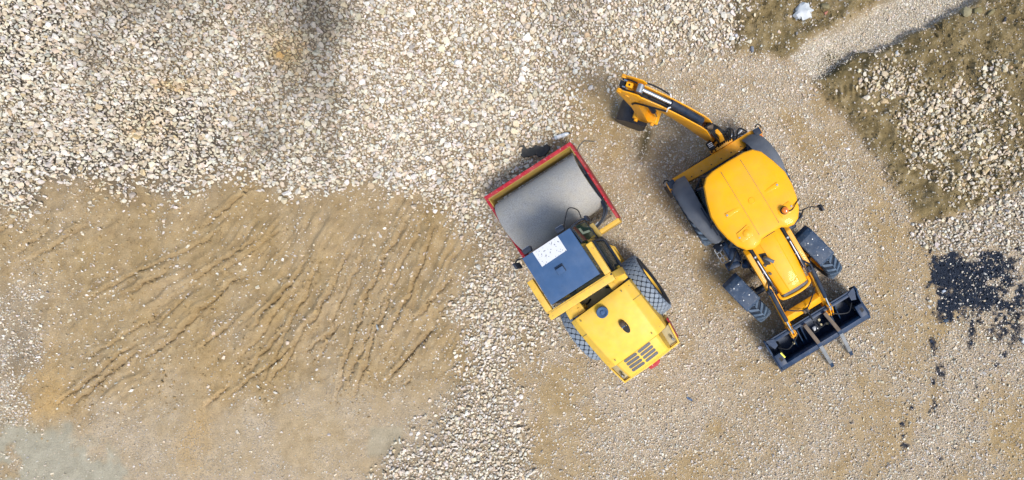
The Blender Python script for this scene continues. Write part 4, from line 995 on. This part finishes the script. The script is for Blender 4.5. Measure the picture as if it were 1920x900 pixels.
# loader arms
for s in (-1, 1):
    y = s * .475 + YC
    bm = new(); arm_prof = [(2.05, 1.25), (2.03, 1.50), (2.15, 1.58), (2.9, 1.50), (3.30, 1.36), (3.75, .95), (4.10, .70), (4.36, .56), (4.34, .40), (4.20, .42), (3.7, .68), (3.25, 1.08), (2.9, 1.22)]
    prism_y(bm, arm_prof, y - .055, y + .055); la = bp_('loader_arm', bm, 'arm_yellow', bevel=.014)
    bm = new(); box(bm, 4.05, 4.33, y - .075, y - .058, .47, .66); box(bm, 4.05, 4.33, y + .058, y + .075, .47, .66); obj('pivot_lug', bm, 'arm_yellow', la, bevel=.006)
    yi = y - s * .085
    bm = new(); cyl(bm, (2.0, yi, 1.58), (2.95, yi, 1.50), .042, seg=14); lc = bp_('lift_cylinder', bm, 'black')
    bm = new(); cyl(bm, (2.35, yi, 1.605), (2.95, yi - s * .01, 1.555), .016, seg=10); obj('chrome_pipe', bm, 'chrome', lc)
    for x in (2.25, 2.62): 
        bm = new(); cyl(bm, (x, yi, 1.56 - (x - 2) * .085 + .017), (x + .035, yi, 1.557 - (x - 2) * .085 + .017), .048, seg=14); obj('clamp_band', bm, 'steel', lc)
    bm = new(); tube(bm, [(2.85, y - s * .06, 1.53), (2.98, y + s * .02, 1.60), (3.08, y + s * .01, 1.58)], .02, 8); tube(bm, [(2.70, yi + s * .02, 1.58), (2.9, yi, 1.63), (3.05, yi - s * .02, 1.58), (3.12, yi, 1.5)], .014, 6); bp_('hydraulic_hose', bm, 'navy_clean')
    bm = new(); box(bm, 3.0, 3.12, y - .075, y + .035, 1.44, 1.56); bp_('cylinder_mount', bm, 'navy_clean', bevel=.015)
    yo = y + s * .015
    bm = new(); cyl(bm, (3.06, yo, 1.55), (3.82, yo, 1.10), .047, seg=14); tc_ = bp_('tilt_cylinder', bm, 'navy_clean')
    bm = new(); cyl(bm, (3.82, yo, 1.10), (4.10, yo, .93), .024, seg=12); obj('piston_rod', bm, 'chrome', tc_)
    bm = new(); beam(bm, (4.06, yo, .94), (4.16, yo, .86), .09, .10); obj('rod_end', bm, 'steel', tc_, bevel=.01)
    bm = new(); beam(bm, (4.06, yo - .035, .95), (4.30, yo - .03, .62), .02, .15); beam(bm, (4.06, yo + .035, .95), (4.30, yo + .03, .62), .02, .15); bp_('tilt_link', bm, 'arm_yellow', bevel=.006)
bm = new(); loft(bm, [[(3.72, y, .72), (3.70, y, .86), (3.80, y, .93), (3.95, y, .80), (3.98, y, .66), (3.86, y, .60)] for y in (-.42 + YC, .42 + YC)]); cb = bp_('cross_tube', bm, 'arm_yellow', bevel=.012)
bm = new(); tube(bm, [(3.60, -.40 + YC, 1.12), (3.78, -.18 + YC, 1.02), (3.86, .0 + YC, .97), (3.80, .12 + YC, 1.02), (3.62, .30 + YC, 1.13), (3.5, .40 + YC, 1.2)], .014, 6); tube(bm, [(3.86, .0 + YC, .96), (4.0, .03 + YC, .90), (4.18, .04 + YC, .78)], .016, 6); obj('hydraulic_hose', bm, 'black', cb)
bm = new(); box(bm, 3.87, 3.95, -.05 + YC, .07 + YC, .80, .93); obj('hose_clamp', bm, 'rust', cb)
# front axle, wheels, mudguards (steered a little to the left)
bm = new(); cyl(bm, (3.05, -.72, .52), (3.05, .70, .52), .08); box(bm, 2.93, 3.17, -.22, .20, .40, .66); bp_('front_axle', bm, 'navy_clean')
ST = math.radians(13)
for s in (-1, 1):
    cxw, cyw = (3.09, s * .925 + YC)
    wh = make_wheel(hoe, (cxw, cyw, .56), .575, .36, .30, 'arm_yellow', 'chevron', ST)
    bm = new()
    ext_ = .07 if s > 0 else -.02
    pr_ = [(-.70 - ext_, 1.00), (-.63 - ext_, 1.13), (-.52 - ext_, 1.20), (.03, 1.20), (.08, 1.16)]
    up = [(x, -.205, z) for x, z in pr_]
    rings = []
    for x, z in pr_: rings.append([(x, -.205, z - .06), (x, -.205, z - .012), (x, -.185, z), (x, .185, z), (x, .205, z - .012), (x, .205, z - .06), (x, .19, z - .05), (x, .19, z - .025), (x, -.19, z - .025), (x, -.19, z - .05)])
    loft(bm, rings)
    mg = bp_('mudguard', bm, 'guard', bevel=.006)
    mg.location = (cxw, cyw, -.02); mg.rotation_euler = (0, 0, ST)
    for (x, y) in ((-.48, -.06), (-.48, .07), (-.16, -.09), (-.16, .08)):
        bm = new(); lathe_z(bm, [(.016, 0), (.016, .006), (.0005, .010)], 10, (x, y, 1.20), cap=False); obj('bolt_head', bm, 'steel', mg)
    bm = new(); tube(bm, [(-.2, -s * .10, 1.16), (-.2, -s * .24, 1.0), (-.05, -s * .24, .55)], .025, 6); obj('bracket', bm, 'black', mg)
# steps, tank and battery box on the machine's right; steps on the left
for s in (-1, 1):
    bm = new(); box(bm, 1.70, 2.25, s * .70 - .12 + YC, s * .70 + .12 + YC, .45, .82); bp_('tank', bm, 'navy', bevel=.04)
    bm = new(); y0, y1 = s * .83 + YC, s * 1.0 + YC
    for (a, b) in (((1.72, y0), (2.12, y0)), ((1.76, y1), (2.10, y1)), ((1.72, y0), (1.76, y1)), ((2.12, y0), (2.10, y1)), ((1.84, y0), (1.86, y1)), ((1.97, y0), (1.98, y1)), ((1.74, (y0 + y1) / 2), (2.11, (y0 + y1) / 2))):
        beam(bm, (*a, .50), (*b, .50), .018, .03)
    beam(bm, (1.72, y0, .5), (1.72, y0, .95), .02, .03, up=(0, 1, 0)); beam(bm, (2.12, y0, .5), (2.12, y0, .8), .02, .03, up=(0, 1, 0)); bp_('step', bm, 'steel')
    bm = new(); beam(bm, (1.64, s * .90 + YC, .72), (1.80, s * .86 + YC, .86), .20, .03); bp_('step_guard', bm, 'navy_clean', bevel=.01)
bm = new(); box(bm, 2.14, 2.32, -1.0, -.66, .50, .74); prism_z(bm, [(2.18, -.98), (2.30, -.94), (2.34, -.70), (2.20, -.70)], .741, .84); bp_('battery_box', bm, 'navy', bevel=.03)
bm = new(); cyl(bm, (2.33, -.64, .82), (2.40, -.50, .90), .10, seg=16); bp_('air_filter', bm, 'navy')
bm = new(); tube(bm, [(2.0, -.64, 1.02), (2.12, -.78, .98), (2.25, -.98, .86)], .02, 6); tube(bm, [(2.10, -.60, 1.1), (2.28, -.66, 1.05), (2.30, -.62, .9)], .018, 6); tube(bm, [(2.25, -.55, 1.25), (2.45, -.60, 1.15), (2.60, -.56, 1.1)], .014, 6); bp_('cable_bundle', bm, 'black')
# mirror arm on the machine's left
bm = new(); tube(bm, [(1.80, .66, 2.12), (1.90, .78, 2.16), (1.93, .95, 2.16), (2.02, 1.10, 2.12), (2.06, 1.22, 2.10)], .012, 6); tube(bm, [(1.93, .80, 2.16), (2.02, .74, 1.9), (2.03, .70, 1.6)], .016, 6); ma = bp_('mirror_arm', bm, 'black')
bm = new(); box(bm, 2.0, 2.14, 1.15, 1.19, 1.88, 2.10); obj('mirror', bm, 'navy_clean', ma, bevel=.01)
bm = new(); prism_z(bm, [(1.96, .68), (2.0, .96), (2.10, .98), (2.18, .66)], 1.05, 1.10); bp_('side_platform', bm, 'navy_clean', bevel=.01)
# front shovel (clamshell) in its own frame
SY = .02
SW = 1.15
sh_prof_out = [(4.06, .78), (4.16, .30), (4.30, .10), (4.55, .055), (4.92, .05)]
bm = new()
rings = []
for i, (x, z) in enumerate(sh_prof_out): rings.append([(x, -SW + SY, z), (x, SW + SY, z), (x + (.03 if i < 3 else .0), SW + SY, z + (.0 if i < 2 else .03)), (x + (.03 if i < 3 else 0), -SW + SY, z + (0 if i < 2 else .03))])
loft(bm, rings); shv = bp_('shovel', bm, 'navy', smooth=30)
for s in (-1, 1):
    bm = new(); y = s * (SW + .012) + SY; prism_y(bm, [(4.02, .80), (4.12, .30), (4.28, .08), (4.55, .04), (4.93, .04), (4.98, .20), (4.90, .50), (4.72, .68), (4.45, .62), (4.25, .70), (4.12, .84)], y - .02, y + .02); obj('side_plate', bm, 'navy', shv, bevel=.006)
    bm = new(); box(bm, 4.45, 4.74, s * 1.05 + SY - .10, s * 1.05 + SY + .085, .58, .70); hb = obj('hinge_block', bm, 'navy', shv, bevel=.02)
    bm = new(); prism_z(bm, [(4.54, s * 1.05 + SY - .03), (4.54, s * 1.05 + SY + .04), (4.62, s * 1.05 + SY + .05), (4.64, s * 1.05 + SY - .02)], .70, .704); obj('slot', bm, 'dark', hb)
    bm = new(); cyl(bm, (4.30, s * .92 + SY, .36), (4.54, s * .97 + SY, .60), .045); obj('clam_cylinder', bm, 'black', shv)
    bm = new(); tube(bm, [(4.30, s * .45 + SY, .72), (4.42, s * .62 + SY, .70), (4.48, s * .80 + SY, .66), (4.36, s * .96 + SY, .60)], .016, 6); obj('hydraulic_hose', bm, 'black', shv)
    bm = new(); prism_z(bm, [(4.10 , s * .95 + SY), (4.04, s * 1.12 + SY), (4.09, s * 1.13 + SY), (4.30, s * 1.05 + SY), (4.26, s * .95 + SY)], .782, .80); obj('corner_plate', bm, 'navy', shv)
bm = new(); loft(bm, [[(4.70, y, .40), (4.69, y, .60), (4.74, y, .66), (4.84, y, .62), (4.92, y, .42), (4.98, y, .10), (4.94, y, .07), (4.84, y, .34)] for y in (-SW + .015 + SY, SW - .015 + SY)]); jaw = obj('clam_jaw', bm, 'navy', shv, bevel=.012)
bm = new(); box(bm, 4.935, 5.02, -.92 + SY, .92 + SY, .045, .068); obj('cutting_edge', bm, 'steel', shv)
bm = new(); box(bm, 4.10, 4.17, -SW + .03 + SY, SW - .03 + SY, .73, .785); obj('top_rail', bm, 'navy', shv, bevel=.01)
for y in (-.56, -.40, -.30, .34, .44, .60):
    bm = new(); prism_y(bm, [(4.15, .72), (4.20, .32), (4.34, .14), (4.62, .10), (4.66, .34), (4.55, .42), (4.32, .56)], y + SY - .012, y + SY + .012); obj('divider_plate', bm, 'navy', shv)
bm = new(); tube(bm, [(4.24, .0 + SY, .74), (4.34, .02 + SY, .72), (4.44, .05 + SY, .66), (4.46, .15 + SY, .60), (4.44, .26 + SY, .58)], .022, 8); tube(bm, [(4.26, .08 + SY, .74), (4.40, .08 + SY, .70), (4.50, -.02 + SY, .58), (4.48, -.18 + SY, .52)], .020, 8); obj('hydraulic_hose', bm, 'black', shv)
bm = new(); box(bm, 4.38, 4.50, -.08 + SY, .06 + SY, .46, .56); obj('valve_block', bm, 'steel', shv, bevel=.02)
bm = new(); beam(bm, (4.46, -.98 + SY, .706), (4.60, -.95 + SY, .706), .035, .004); obj('yellow_sticker', bm, 'sticker_y', shv, smooth=0)
for (x, y, z) in ((4.50, -.60, .40), (4.42, .12, .585), (4.55, .30, .3), (4.30, .14, .6), (4.52, -.14, .3)):
    bm = new(); cyl(bm, (x, y + SY, z), (x, y + SY, z + .035), .035, .03, 12); obj('pin_boss', bm, 'beige', shv)
# pallet forks folded over the shovel
for (y0, y1, y2) in ((-.20, -.13, -.07), (.31, .40, .45)):
    fk = None
    bm = new(); beam(bm, (4.16, y0, .86), (4.70, y1, .74), .085, .05); fk = bp_('pallet_fork', bm, 'rust', bevel=.01)
    bm = new(); loft(bm, [[(4.70, y1 - .05, .70), (4.70, y1 + .05, .70), (4.70, y1 + .05, .765), (4.70, y1 - .05, .765)], [(4.80, y1 - .045 + .01, .66), (4.80, y1 + .055, .66), (4.80, y1 + .055, .72), (4.80, y1 - .035, .72)]]); obj('knuckle', bm, 'navy', fk, bevel=.01)
    bm = new(); loft(bm, [[(4.80, y1 - .035, .62), (4.80, y1 + .055, .62), (4.80, y1 + .055, .70), (4.80, y1 - .035, .70)], [(5.42, y2 - .045, .16), (5.42, y2 + .04, .16), (5.42, y2 + .04, .20), (5.42, y2 - .045, .20)]]); obj('tine', bm, 'tine', fk, bevel=.008)
    bm = new(); loft(bm, [[(5.42, y2 - .048, .155), (5.42, y2 + .043, .155), (5.42, y2 + .043, .205), (5.42, y2 - .048, .205)], [(5.54, y2 - .035, .10), (5.54, y2 + .035, .10), (5.54, y2 + .035, .12), (5.54, y2 - .035, .12)]]); obj('tip', bm, 'navy', fk)
# backhoe: kingpost and boom in the boom's own plane (q = along, w = across)
KP = Vector((-.30, .27, 0)); TP = Vector((-1.78, -.95, 0)); qd = (TP - KP).normalized(); wd_ = Vector((-qd.y, qd.x, 0))
QM = Matrix((qd, wd_, Vector((0, 0, 1)))).transposed().to_4x4(); QM.translation = KP
def bq(name, bm, m_, parent=None, **k):
    bmesh.ops.transform(bm, matrix=QM, verts=bm.verts); return obj(name, bm, m_, parent or hoe, **k)
bm = new(); box(bm, -.20, -.07, .05, .55, .45, 1.05); cyl(bm, (-.30, .27, .42), (-.30, .27, 1.15), .11, seg=18); bp_('kingpost', bm, 'arm_yellow', bevel=.02)
bm = new(); prism_z(bm, [(-.06, .12), (-.32, .14), (-.40, .27), (-.30, .42), (-.06, .44)], .98, 1.10); bp_('kingpost_carriage', bm, 'arm_yellow', bevel=.02)
bm = new(); loft(bm, [[(-.14, .24, 1.3), (-.14, .36, 1.3), (-.40, .34, 1.3), (-.40, .14, 1.3)], [(-.24, .26, 1.62), (-.24, .33, 1.62), (-.38, .30, 1.62), (-.38, .20, 1.62)]]); bp_('kingpost_bracket', bm, 'arm_yellow', bevel=.01)
top = [(-.02, 1.0), (.10, 1.45), (.22, 1.98), (.34, 2.16), (.70, 2.46), (1.10, 2.72), (1.45, 2.86), (1.72, 2.90), (1.86, 2.84)]
bot = [(1.84, 2.68), (1.66, 2.62), (1.30, 2.42), (.95, 2.08), (.60, 1.62), (.36, 1.20), (.12, .92)]
for s in (-1, 1):
    bm = new(); prism_y(bm, top + bot, *sorted((s * .098, s * .122))); bq('boom_side_plate', bm, 'arm_yellow', bevel=.006)
bm = new(); inn = [(.34, 2.04), (.70, 2.34), (1.10, 2.60), (1.45, 2.74), (1.60, 2.76), (1.60, 2.62), (1.30, 2.44), (.95, 2.11), (.60, 1.66), (.38, 1.30)]
prism_y(bm, inn, -.096, .096); bq('boom_core', bm, 'black')
bm = new(); cyl(bm, (.36, 0, 2.20), (.98, 0, 2.74), .066, seg=18); dc = bq('dipper_cylinder', bm, 'navy_clean')
bm = new(); cyl(bm, (.98, 0, 2.74), (1.50, 0, 3.0), .036, seg=14); o_ = bq('piston_rod', bm, 'chrome', dc)
bm = new(); cyl(bm, (1.54, -.075, 3.01), (1.54, .075, 3.01), .062, seg=18); bq('rod_eye', bm, 'steel', dc)
bm = new(); tube(bm, [(.95, .09, 2.80), (.98, .13, 2.84), (1.0, .17, 2.72)], .012, 6); tube(bm, [(1.0, -.09, 2.78), (1.03, -.14, 2.80), (1.10, -.17, 2.66)], .012, 6); bq('hose_guide', bm, 'white')
bm = new(); tube(bm, [(1.05, -.15, 2.72), (1.30, -.165, 2.86), (1.55, -.155, 2.92), (1.62, -.15, 2.88)], .016, 6); tube(bm, [(.20, .05, 1.6), (.5, .07, 2.25), (1.0, .06, 2.66), (1.35, .05, 2.82)], .014, 6); tube(bm, [(1.0, .16, 2.70), (1.3, .18, 2.70), (1.6, .17, 2.55), (1.72, .16, 2.3)], .018, 6); bq('hydraulic_hose', bm, 'black')
bm = new(); box(bm, .84, .88, .015, .05, 2.742, 2.746); 
bmesh.ops.delete(bm, geom=list(bm.verts), context='VERTS'); bm.free()
# dipper: two plates round a box, hanging almost straight down
dtop = [(1.46, 2.96), (1.52, 3.08), (1.72, 3.06), (1.93, 2.98), (1.97, 2.84), (1.90, 2.55), (1.78, 1.90), (1.72, 1.0), (1.62, .92), (1.52, 1.0), (1.56, 1.9), (1.60, 2.5), (1.52, 2.80)]
for s in (-1, 1):
    bm = new(); prism_y(bm, dtop, *sorted((s * .128, s * .150))); bq('dipper_plate', bm, 'arm_yellow', bevel=.006)
    bm = new(); cyl(bm, (1.90, s * .10, 2.93), (1.90, s * .165, 2.93), .045, seg=14); cyl(bm, (1.76, s * .10, 2.80), (1.76, s * .165, 2.80), .045, seg=14); bq('pivot_pin', bm, 'arm_yellow')
bm = new(); prism_y(bm, [(1.86, 2.5), (1.76, 1.9), (1.70, 1.05), (1.56, 1.05), (1.60, 1.9), (1.66, 2.5)], -.126, .126); bq('dipper_box', bm, 'arm_yellow')
bm = new(); box(bm, 1.68, 1.80, -.045, .045, 2.95, 3.03); bq('valve_block', bm, 'arm_yellow', bevel=.01)
bm = new(); cyl(bm, (1.74, 0, 3.03), (1.74, 0, 3.034), .020, seg=12); bq('bolt_hole', bm, 'dark')
bm = new(); box(bm, 1.83, 1.93, -.05, .05, 2.82, 2.96); tube(bm, [(1.62, .085, 2.98), (1.76, .095, 2.98), (1.90, .08, 2.95)], .016, 6); tube(bm, [(1.62, -.085, 2.98), (1.76, -.095, 2.98), (1.90, -.08, 2.95)], .016, 6); bq('hose_manifold', bm, 'black', bevel=.0)
for s in (-1, 1):
    bm = new(); cyl(bm, (1.80, s * .06, 3.0), (1.86, s * .06, 3.0), .016, seg=8); bq('hose_fitting', bm, 'chrome')
# bucket cylinder and link on the inner side of the dipper
bm = new(); cyl(bm, (1.52, 0, 2.55), (1.40, 0, 1.55), .055, seg=14); bc = bq('bucket_cylinder', bm, 'navy_clean')
bm = new(); cyl(bm, (1.40, 0, 1.55), (1.37, 0, 1.10), .028, seg=12); bq('piston_rod', bm, 'chrome', bc)
bm = new(); beam(bm, (1.35, -.10, 1.10), (1.64, -.10, .92), .03, .12); beam(bm, (1.35, .10, 1.10), (1.64, .10, .92), .03, .12); cyl(bm, (1.36, -.13, 1.10), (1.36, .13, 1.10), .035, seg=12); bq('bucket_link', bm, 'arm_yellow', bevel=.006)
# quick hitch and bucket
bm = new(); prism_y(bm, [(1.30, 1.04), (1.40, 1.14), (1.86, .98), (1.90, .86), (1.76, .80), (1.36, .92)], -.15, .15); bq('bucket_hitch', bm, 'arm_yellow', bevel=.015)
for s in (-1, 1):
    bm = new(); cyl(bm, (1.80, s * .10, .90), (1.80, s * .20, .90), .04, seg=12); cyl(bm, (1.42, s * .10, 1.02), (1.42, s * .20, 1.02), .04, seg=12); bq('hitch_pin', bm, 'arm_yellow')
bout = [(1.55, .86), (2.00, .80), (2.26, .62), (2.34, .36), (2.26, .14), (2.05, .045), (1.80, .035)]
bin_ = [(1.82, .06), (2.04, .075), (2.23, .16), (2.305, .36), (2.235, .60), (1.99, .772), (1.55, .832)]
bm = new(); prism_y(bm, bout + bin_, -.215, .215); dbk = bq('digging_bucket', bm, 'dig_bucket', smooth=40)
for s in (-1, 1):
    bm = new(); prism_y(bm, [(1.56, .855), (2.0, .795), (2.255, .615), (2.335, .36), (2.255, .14), (2.05, .05), (1.80, .04), (1.66, .30), (1.60, .60)], *sorted((s * .216, s * .240))); bq('side_plate', bm, 'dig_bucket', dbk)
for k in range(4):
    bm = new(); y = -.18 + k * .12; loft(bm, [[(1.86, y - .035, .03), (1.86, y + .035, .03), (1.86, y + .035, .075), (1.86, y - .035, .075)], [(1.68, y - .02, .04), (1.68, y + .02, .04), (1.68, y + .02, .055), (1.68, y - .02, .055)]]); bq('tooth', bm, 'steel', dbk)
bm = new(); prism_y(bm, [(1.62, .862), (2.0, .805), (1.98, .84), (1.66, .90)], -.03, .03); bq('rib', bm, 'dig_bucket', dbk)
# hoses heaped round the kingpost
for k in range(7):
    a = k * .055
    bm = new(); tube(bm, [(-.10, .20 + a * .9, 1.02), (-.16 - .02 * k, .22 + a, 1.35 + .02 * k), (-.28, .16 + a * .8, 1.62 - .03 * k), (-.42, .14 + a * .6, 1.72 - .03 * k), (-.52, .07 + a * .4, 1.85)], .019, 6); bp_('hydraulic_hose', bm, 'black')
for (p, r_) in (([(-.08, .10, 1.03), (-.16, .20, 1.12), (-.14, .45, 1.14), (-.10, .70, 1.10), (-.08, .88, 1.06)], .018), ([(-.07, .55, 1.05), (-.22, .62, 1.25), (-.30, .55, 1.35), (-.24, .42, 1.3)], .016), ([(-.07, .62, 1.05), (-.18, .72, 1.2), (-.2, .8, 1.15), (-.08, .9, 1.05)], .018), ([(-.09, .02, 1.03), (-.22, .10, 1.12), (-.26, .3, 1.2), (-.16, .5, 1.16)], .022)):
    bm = new(); tube(bm, p, r_, 6); bp_('hydraulic_hose', bm, 'black')
for (y, x) in ((.50, -.16), (.62, -.12), (.72, -.14)):
    bm = new(); beam(bm, (x, y, 1.09), (x - .03, y + .10, 1.10), .04, .05); bp_('hose_fitting', bm, 'steel', bevel=.008)
bm = new(); cyl(bm, (-.46, .22, 1.72), (-.52, .12, 1.76), .07, seg=16); bp_('pivot_boss', bm, 'rust')
bm = new(); beam(bm, (-.10, .06, 1.24), (-.30, .03, 1.24), .12, .22); cs = bp_('slew_cylinder', bm, 'black', bevel=.03)
for k in range(3):
    bm = new(); beam(bm, (-.24 + .035 * k, -.01, 1.353), (-.24 + .035 * k, .09, 1.353), .016, .004); obj('stripe', bm, 'white', cs, smooth=0)

# ------------------------------------------------------------------ small things lying about
def at(u, v, dz=0.0):
    x, y = float(gx(u)), float(gy(v)); return Vector((x, y, float(zat(x, y)[0]) + dz))
def boulder(u, v, dims, col, name, label, cat, seed, rot=0.0, npts=26, sink=.35, matname=None):
    r = np.random.default_rng(seed); bm = new()
    p = r.normal(size=(npts, 3)); p /= np.linalg.norm(p, axis=1)[:, None]; p *= r.uniform(.85, 1.0, (npts, 1)) * np.array(dims) / 2
    vv = [bm.verts.new(q) for q in p]; bmesh.ops.convex_hull(bm, input=vv)
    for w in [w for w in bm.verts if not w.link_faces]: bm.verts.remove(w)
    o = obj(name, bm, matname or 'stone_obj', bevel=min(dims) * .05, smooth=25)
    o.location = at(u, v, dims[2] * (.5 - sink)); o.rotation_euler = (0, 0, rot); o.color = (*col, 1)
    return tag(o, label, cat)
# crumpled pale plastic sheet on the mud
r = np.random.default_rng(5); bm = new(); c0 = at(1503, 27)
Gp = {}
NS = 9
for i in range(NS):
    for j in range(NS):
        a, b = i / (NS - 1) - .5, j / (NS - 1) - .5
        rad = 1 - .35 * (abs(a) > .33) * (abs(b) > .33)
        Gp[i, j] = bm.verts.new((a * .46 * rad + r.normal() * .01, b * .30 * rad * (1.25 + .7 * a) + r.normal() * .01, .03 + .10 * (1 - (2 * max(abs(a), abs(b))) ** 2) + r.normal() * .018))
for i in range(NS - 1):
    for j in range(NS - 1): bm.faces.new((Gp[i, j], Gp[i + 1, j], Gp[i + 1, j + 1], Gp[i, j + 1]))
ext = bmesh.ops.extrude_face_region(bm, geom=list(bm.faces)); bmesh.ops.translate(bm, verts=[g for g in ext['geom'] if isinstance(g, bmesh.types.BMVert)], vec=(0, 0, -.03))
sh_ = obj('plastic_sheet', bm, mat('pale_blue_grey_plastic', (.50, .53, .54), .45, var=.15, dirt=.2), smooth=30); sh_.location = c0; sh_.rotation_euler = (0, 0, .55)
tag(sh_, 'crumpled pale blue-grey plastic lump on the olive mud at the top', 'plastic')
boulder(1380, 71, (.115, .115, .09), (.52, .52, .55), 'paving_block', 'small pale grey block at the mud edge by the white gravel', 'block', 21, .6, 14)
boulder(1410, 93, (.10, .20, .10), (.17, .19, .22), 'slate_stone', 'dark slate-blue stone half sunk in the mud', 'stone', 22, .2)
boulder(1546, 29, (.15, .11, .10), (.40, .17, .12), 'brick_fragment', 'reddish broken brick piece on the olive mud', 'brick', 23, .3, 14)
boulder(1544, 17, (.24, .20, .16), (.20, .17, .09), 'mud_boulder', 'round olive boulder just above the red brick piece', 'boulder', 24)
boulder(1576, 1, (.22, .18, .14), (.42, .40, .36), 'pale_boulder', 'pale boulder cut by the top edge above the mud bank', 'boulder', 25)
boulder(1806, 26, (.30, .28, .20), (.25, .22, .13), 'mud_boulder', 'largest rounded boulder by the trench, leftmost of three muddy ones', 'boulder', 26)
boulder(1828, 25, (.22, .20, .14), (.20, .17, .08), 'mud_boulder', 'angular olive boulder in the middle of three muddy ones by the trench', 'boulder', 27, .5, 14)
boulder(1852, 28, (.28, .12, .12), (.19, .16, .08), 'mud_boulder', 'long olive boulder, rightmost of three muddy ones by the trench', 'boulder', 28, .7, 14)
boulder(1678, 104, (.11, .16, .10), (.38, .40, .40), 'grey_stone', 'blue-grey stone on the mud below the trench', 'stone', 29)
boulder(862, 120, (.26, .17, .14), (.66, .63, .58), 'white_rock', 'largest white rock lying on the coarse gravel', 'rock', 30, -.2, 18, .1)
boulder(1769, 546, (.14, .10, .07), (.42, .47, .52), 'pale_stone', 'pale blue-grey stone on the black asphalt patch', 'stone', 31, 0, 14, .1)
boulder(1771, 601, (.16, .10, .08), (.05, .075, .11), 'asphalt_lump', 'dark blue-grey asphalt lump just below the black patch', 'lump', 32, .1, 16, .2)
boulder(1190, 326, (.10, .06, .05), (.50, .45, .41), 'flat_pebble', 'pinkish flat pebble between the roller and the backhoe', 'stone', 33, -.1, 14, .2)
boulder(100, 50, (.17, .15, .12), (.74, .73, .70), 'white_rock', 'bright white round stone in the upper left gravel', 'rock', 34, 0, 20, .1)
# drinks bottle by the red frame corner
bm = new(); c0 = at(1057, 256, .085)
prof = [(.001, -.15), (.034, -.15), (.038, -.14), (.038, .04), (.036, .06), (.028, .10), (.015, .125), (.015, .14)]
lathe_y(bm, prof, 18, cap=False)
bt = obj('drinks_bottle', bm, 'plastic_clear', smooth=60); bt.location = c0; bt.rotation_euler = (0, 0, math.radians(-70)); bt.scale = (1.25, 1.25, 1.25)
tag(bt, 'clear plastic drinks bottle lying by the red front corner of the roller', 'bottle')
bm = new(); lathe_y(bm, [(.0385, -.10), (.0392, -.10), (.0392, -.02), (.0385, -.02)], 18); obj('label_band', bm, 'white', bt)
bm = new(); lathe_y(bm, [(.016, .125), (.018, .125), (.018, .15), (.001, .15)], 14); obj('cap', bm, 'navy_clean', bt)
# torn black mat, wire, scraps, cup
r = np.random.default_rng(9); bm = new(); pts = [(-.34, -.04), (-.30, .06), (-.34, .14), (-.24, .17), (-.20, .08), (-.02, .10), (.02, .14), (.20, .10), (.30, .16), (.36, .04), (.22, -.10), (.06, -.12), (.02, -.06), (-.14, -.10), (-.30, -.10)]
prism_z(bm, pts, 0, .045); bmesh.ops.triangulate(bm, faces=bm.faces); bmesh.ops.subdivide_edges(bm, edges=bm.edges, cuts=2)
for w in bm.verts: w.co += Vector((r.normal() * .007, r.normal() * .007, r.normal() * .009))
mt_ = obj('rubber_mat', bm, mat('charred_rubber', (.030, .031, .030), .85, var=.3, dirt=.35, dirtcol=(.10, .09, .07), bump=.5, bscale=50), smooth=20); mt_.location = at(1006, 286, .065); mt_.rotation_euler = (0, 0, .10)
tag(mt_, 'torn black rubber mat on the gravel in front of the roller drum', 'mat')
bm = new(); w_pts = [at(u, v, .015) for u, v in ((1120, 266), (1108, 265), (1096, 265), (1090, 270), (1085, 277), (1083, 286))]
o0 = w_pts[0].copy(); tube(bm, [p - o0 for p in w_pts], .012, 6); wr = obj('wire', bm, mat('dull_wire', (.10, .10, .085), .6)); wr.location = o0
tag(wr, 'bent dull wire on the sand beside the red frame corner', 'wire')
boulder(1117, 266, (.09, .05, .04), (.50, .44, .38), 'flat_pebble', 'flat pale pebble at the end of the bent wire', 'stone', 41, .1, 12, .1)
bm = new(); loft(bm, [[(.05 * math.cos(a), .05 * math.sin(a), 0) for a in np.linspace(0, 6.28, 16, endpoint=False)], [(.07 * math.cos(a), .07 * math.sin(a), .17) for a in np.linspace(0, 6.28, 16, endpoint=False)]])
cu = obj('crushed_cup', bm, 'white', smooth=40); cu.location = at(1914, 637, .05); cu.rotation_euler = (1.35, .2, .9)
tag(cu, 'white paper cup lying at the right edge below the asphalt patch', 'cup')
bm = new(); lathe_z(bm, [(.064, .12), (.071, .12), (.074, .15), (.066, .15)], 16, cap=False); obj('band', bm, mat('orange_band', (.55, .16, .06), .5), cu)
def scrap(u, v, L_, W_, col, name, label, cat, rot, seed):
    r = np.random.default_rng(seed); bm = new(); n_ = 5
    g_ = [[bm.verts.new(((i / (n_ - 1) - .5) * L_, (j / 2 - .5) * W_ * (1 - .3 * (i in (0, n_ - 1))), .015 + r.normal() * .008)) for j in range(3)] for i in range(n_)]
    for i in range(n_ - 1):
        for j in range(2): bm.faces.new((g_[i][j], g_[i + 1][j], g_[i + 1][j + 1], g_[i][j + 1]))
    ext = bmesh.ops.extrude_face_region(bm, geom=list(bm.faces)); bmesh.ops.translate(bm, verts=[k for k in ext['geom'] if isinstance(k, bmesh.types.BMVert)], vec=(0, 0, -.008))
    o = obj(name, bm, mat(name + '_plastic', col, .5, var=.2), smooth=20); o.location = at(u, v, .015); o.rotation_euler = (0, 0, rot); return tag(o, label, cat)
scrap(1293, 748, .15, .05, (.06, .11, .20), 'plastic_scrap', 'small dark blue plastic scrap on the gravel below the roller', 'scrap', -.5, 51)
scrap(1425, 652, .09, .07, (.62, .62, .66), 'paper_scrap', 'white paper scrap just left of the front shovel', 'scrap', .3, 52)
scrap(711, 613, .14, .035, (.30, .33, .33), 'plastic_strip', 'grey plastic strip on the churned sand', 'scrap', 1.9, 53)
scrap(1880, 40, .12, .05, (.05, .05, .06), 'rubber_strip', 'black rubber strip on the mud at the far upper right', 'scrap', 1.4, 54)
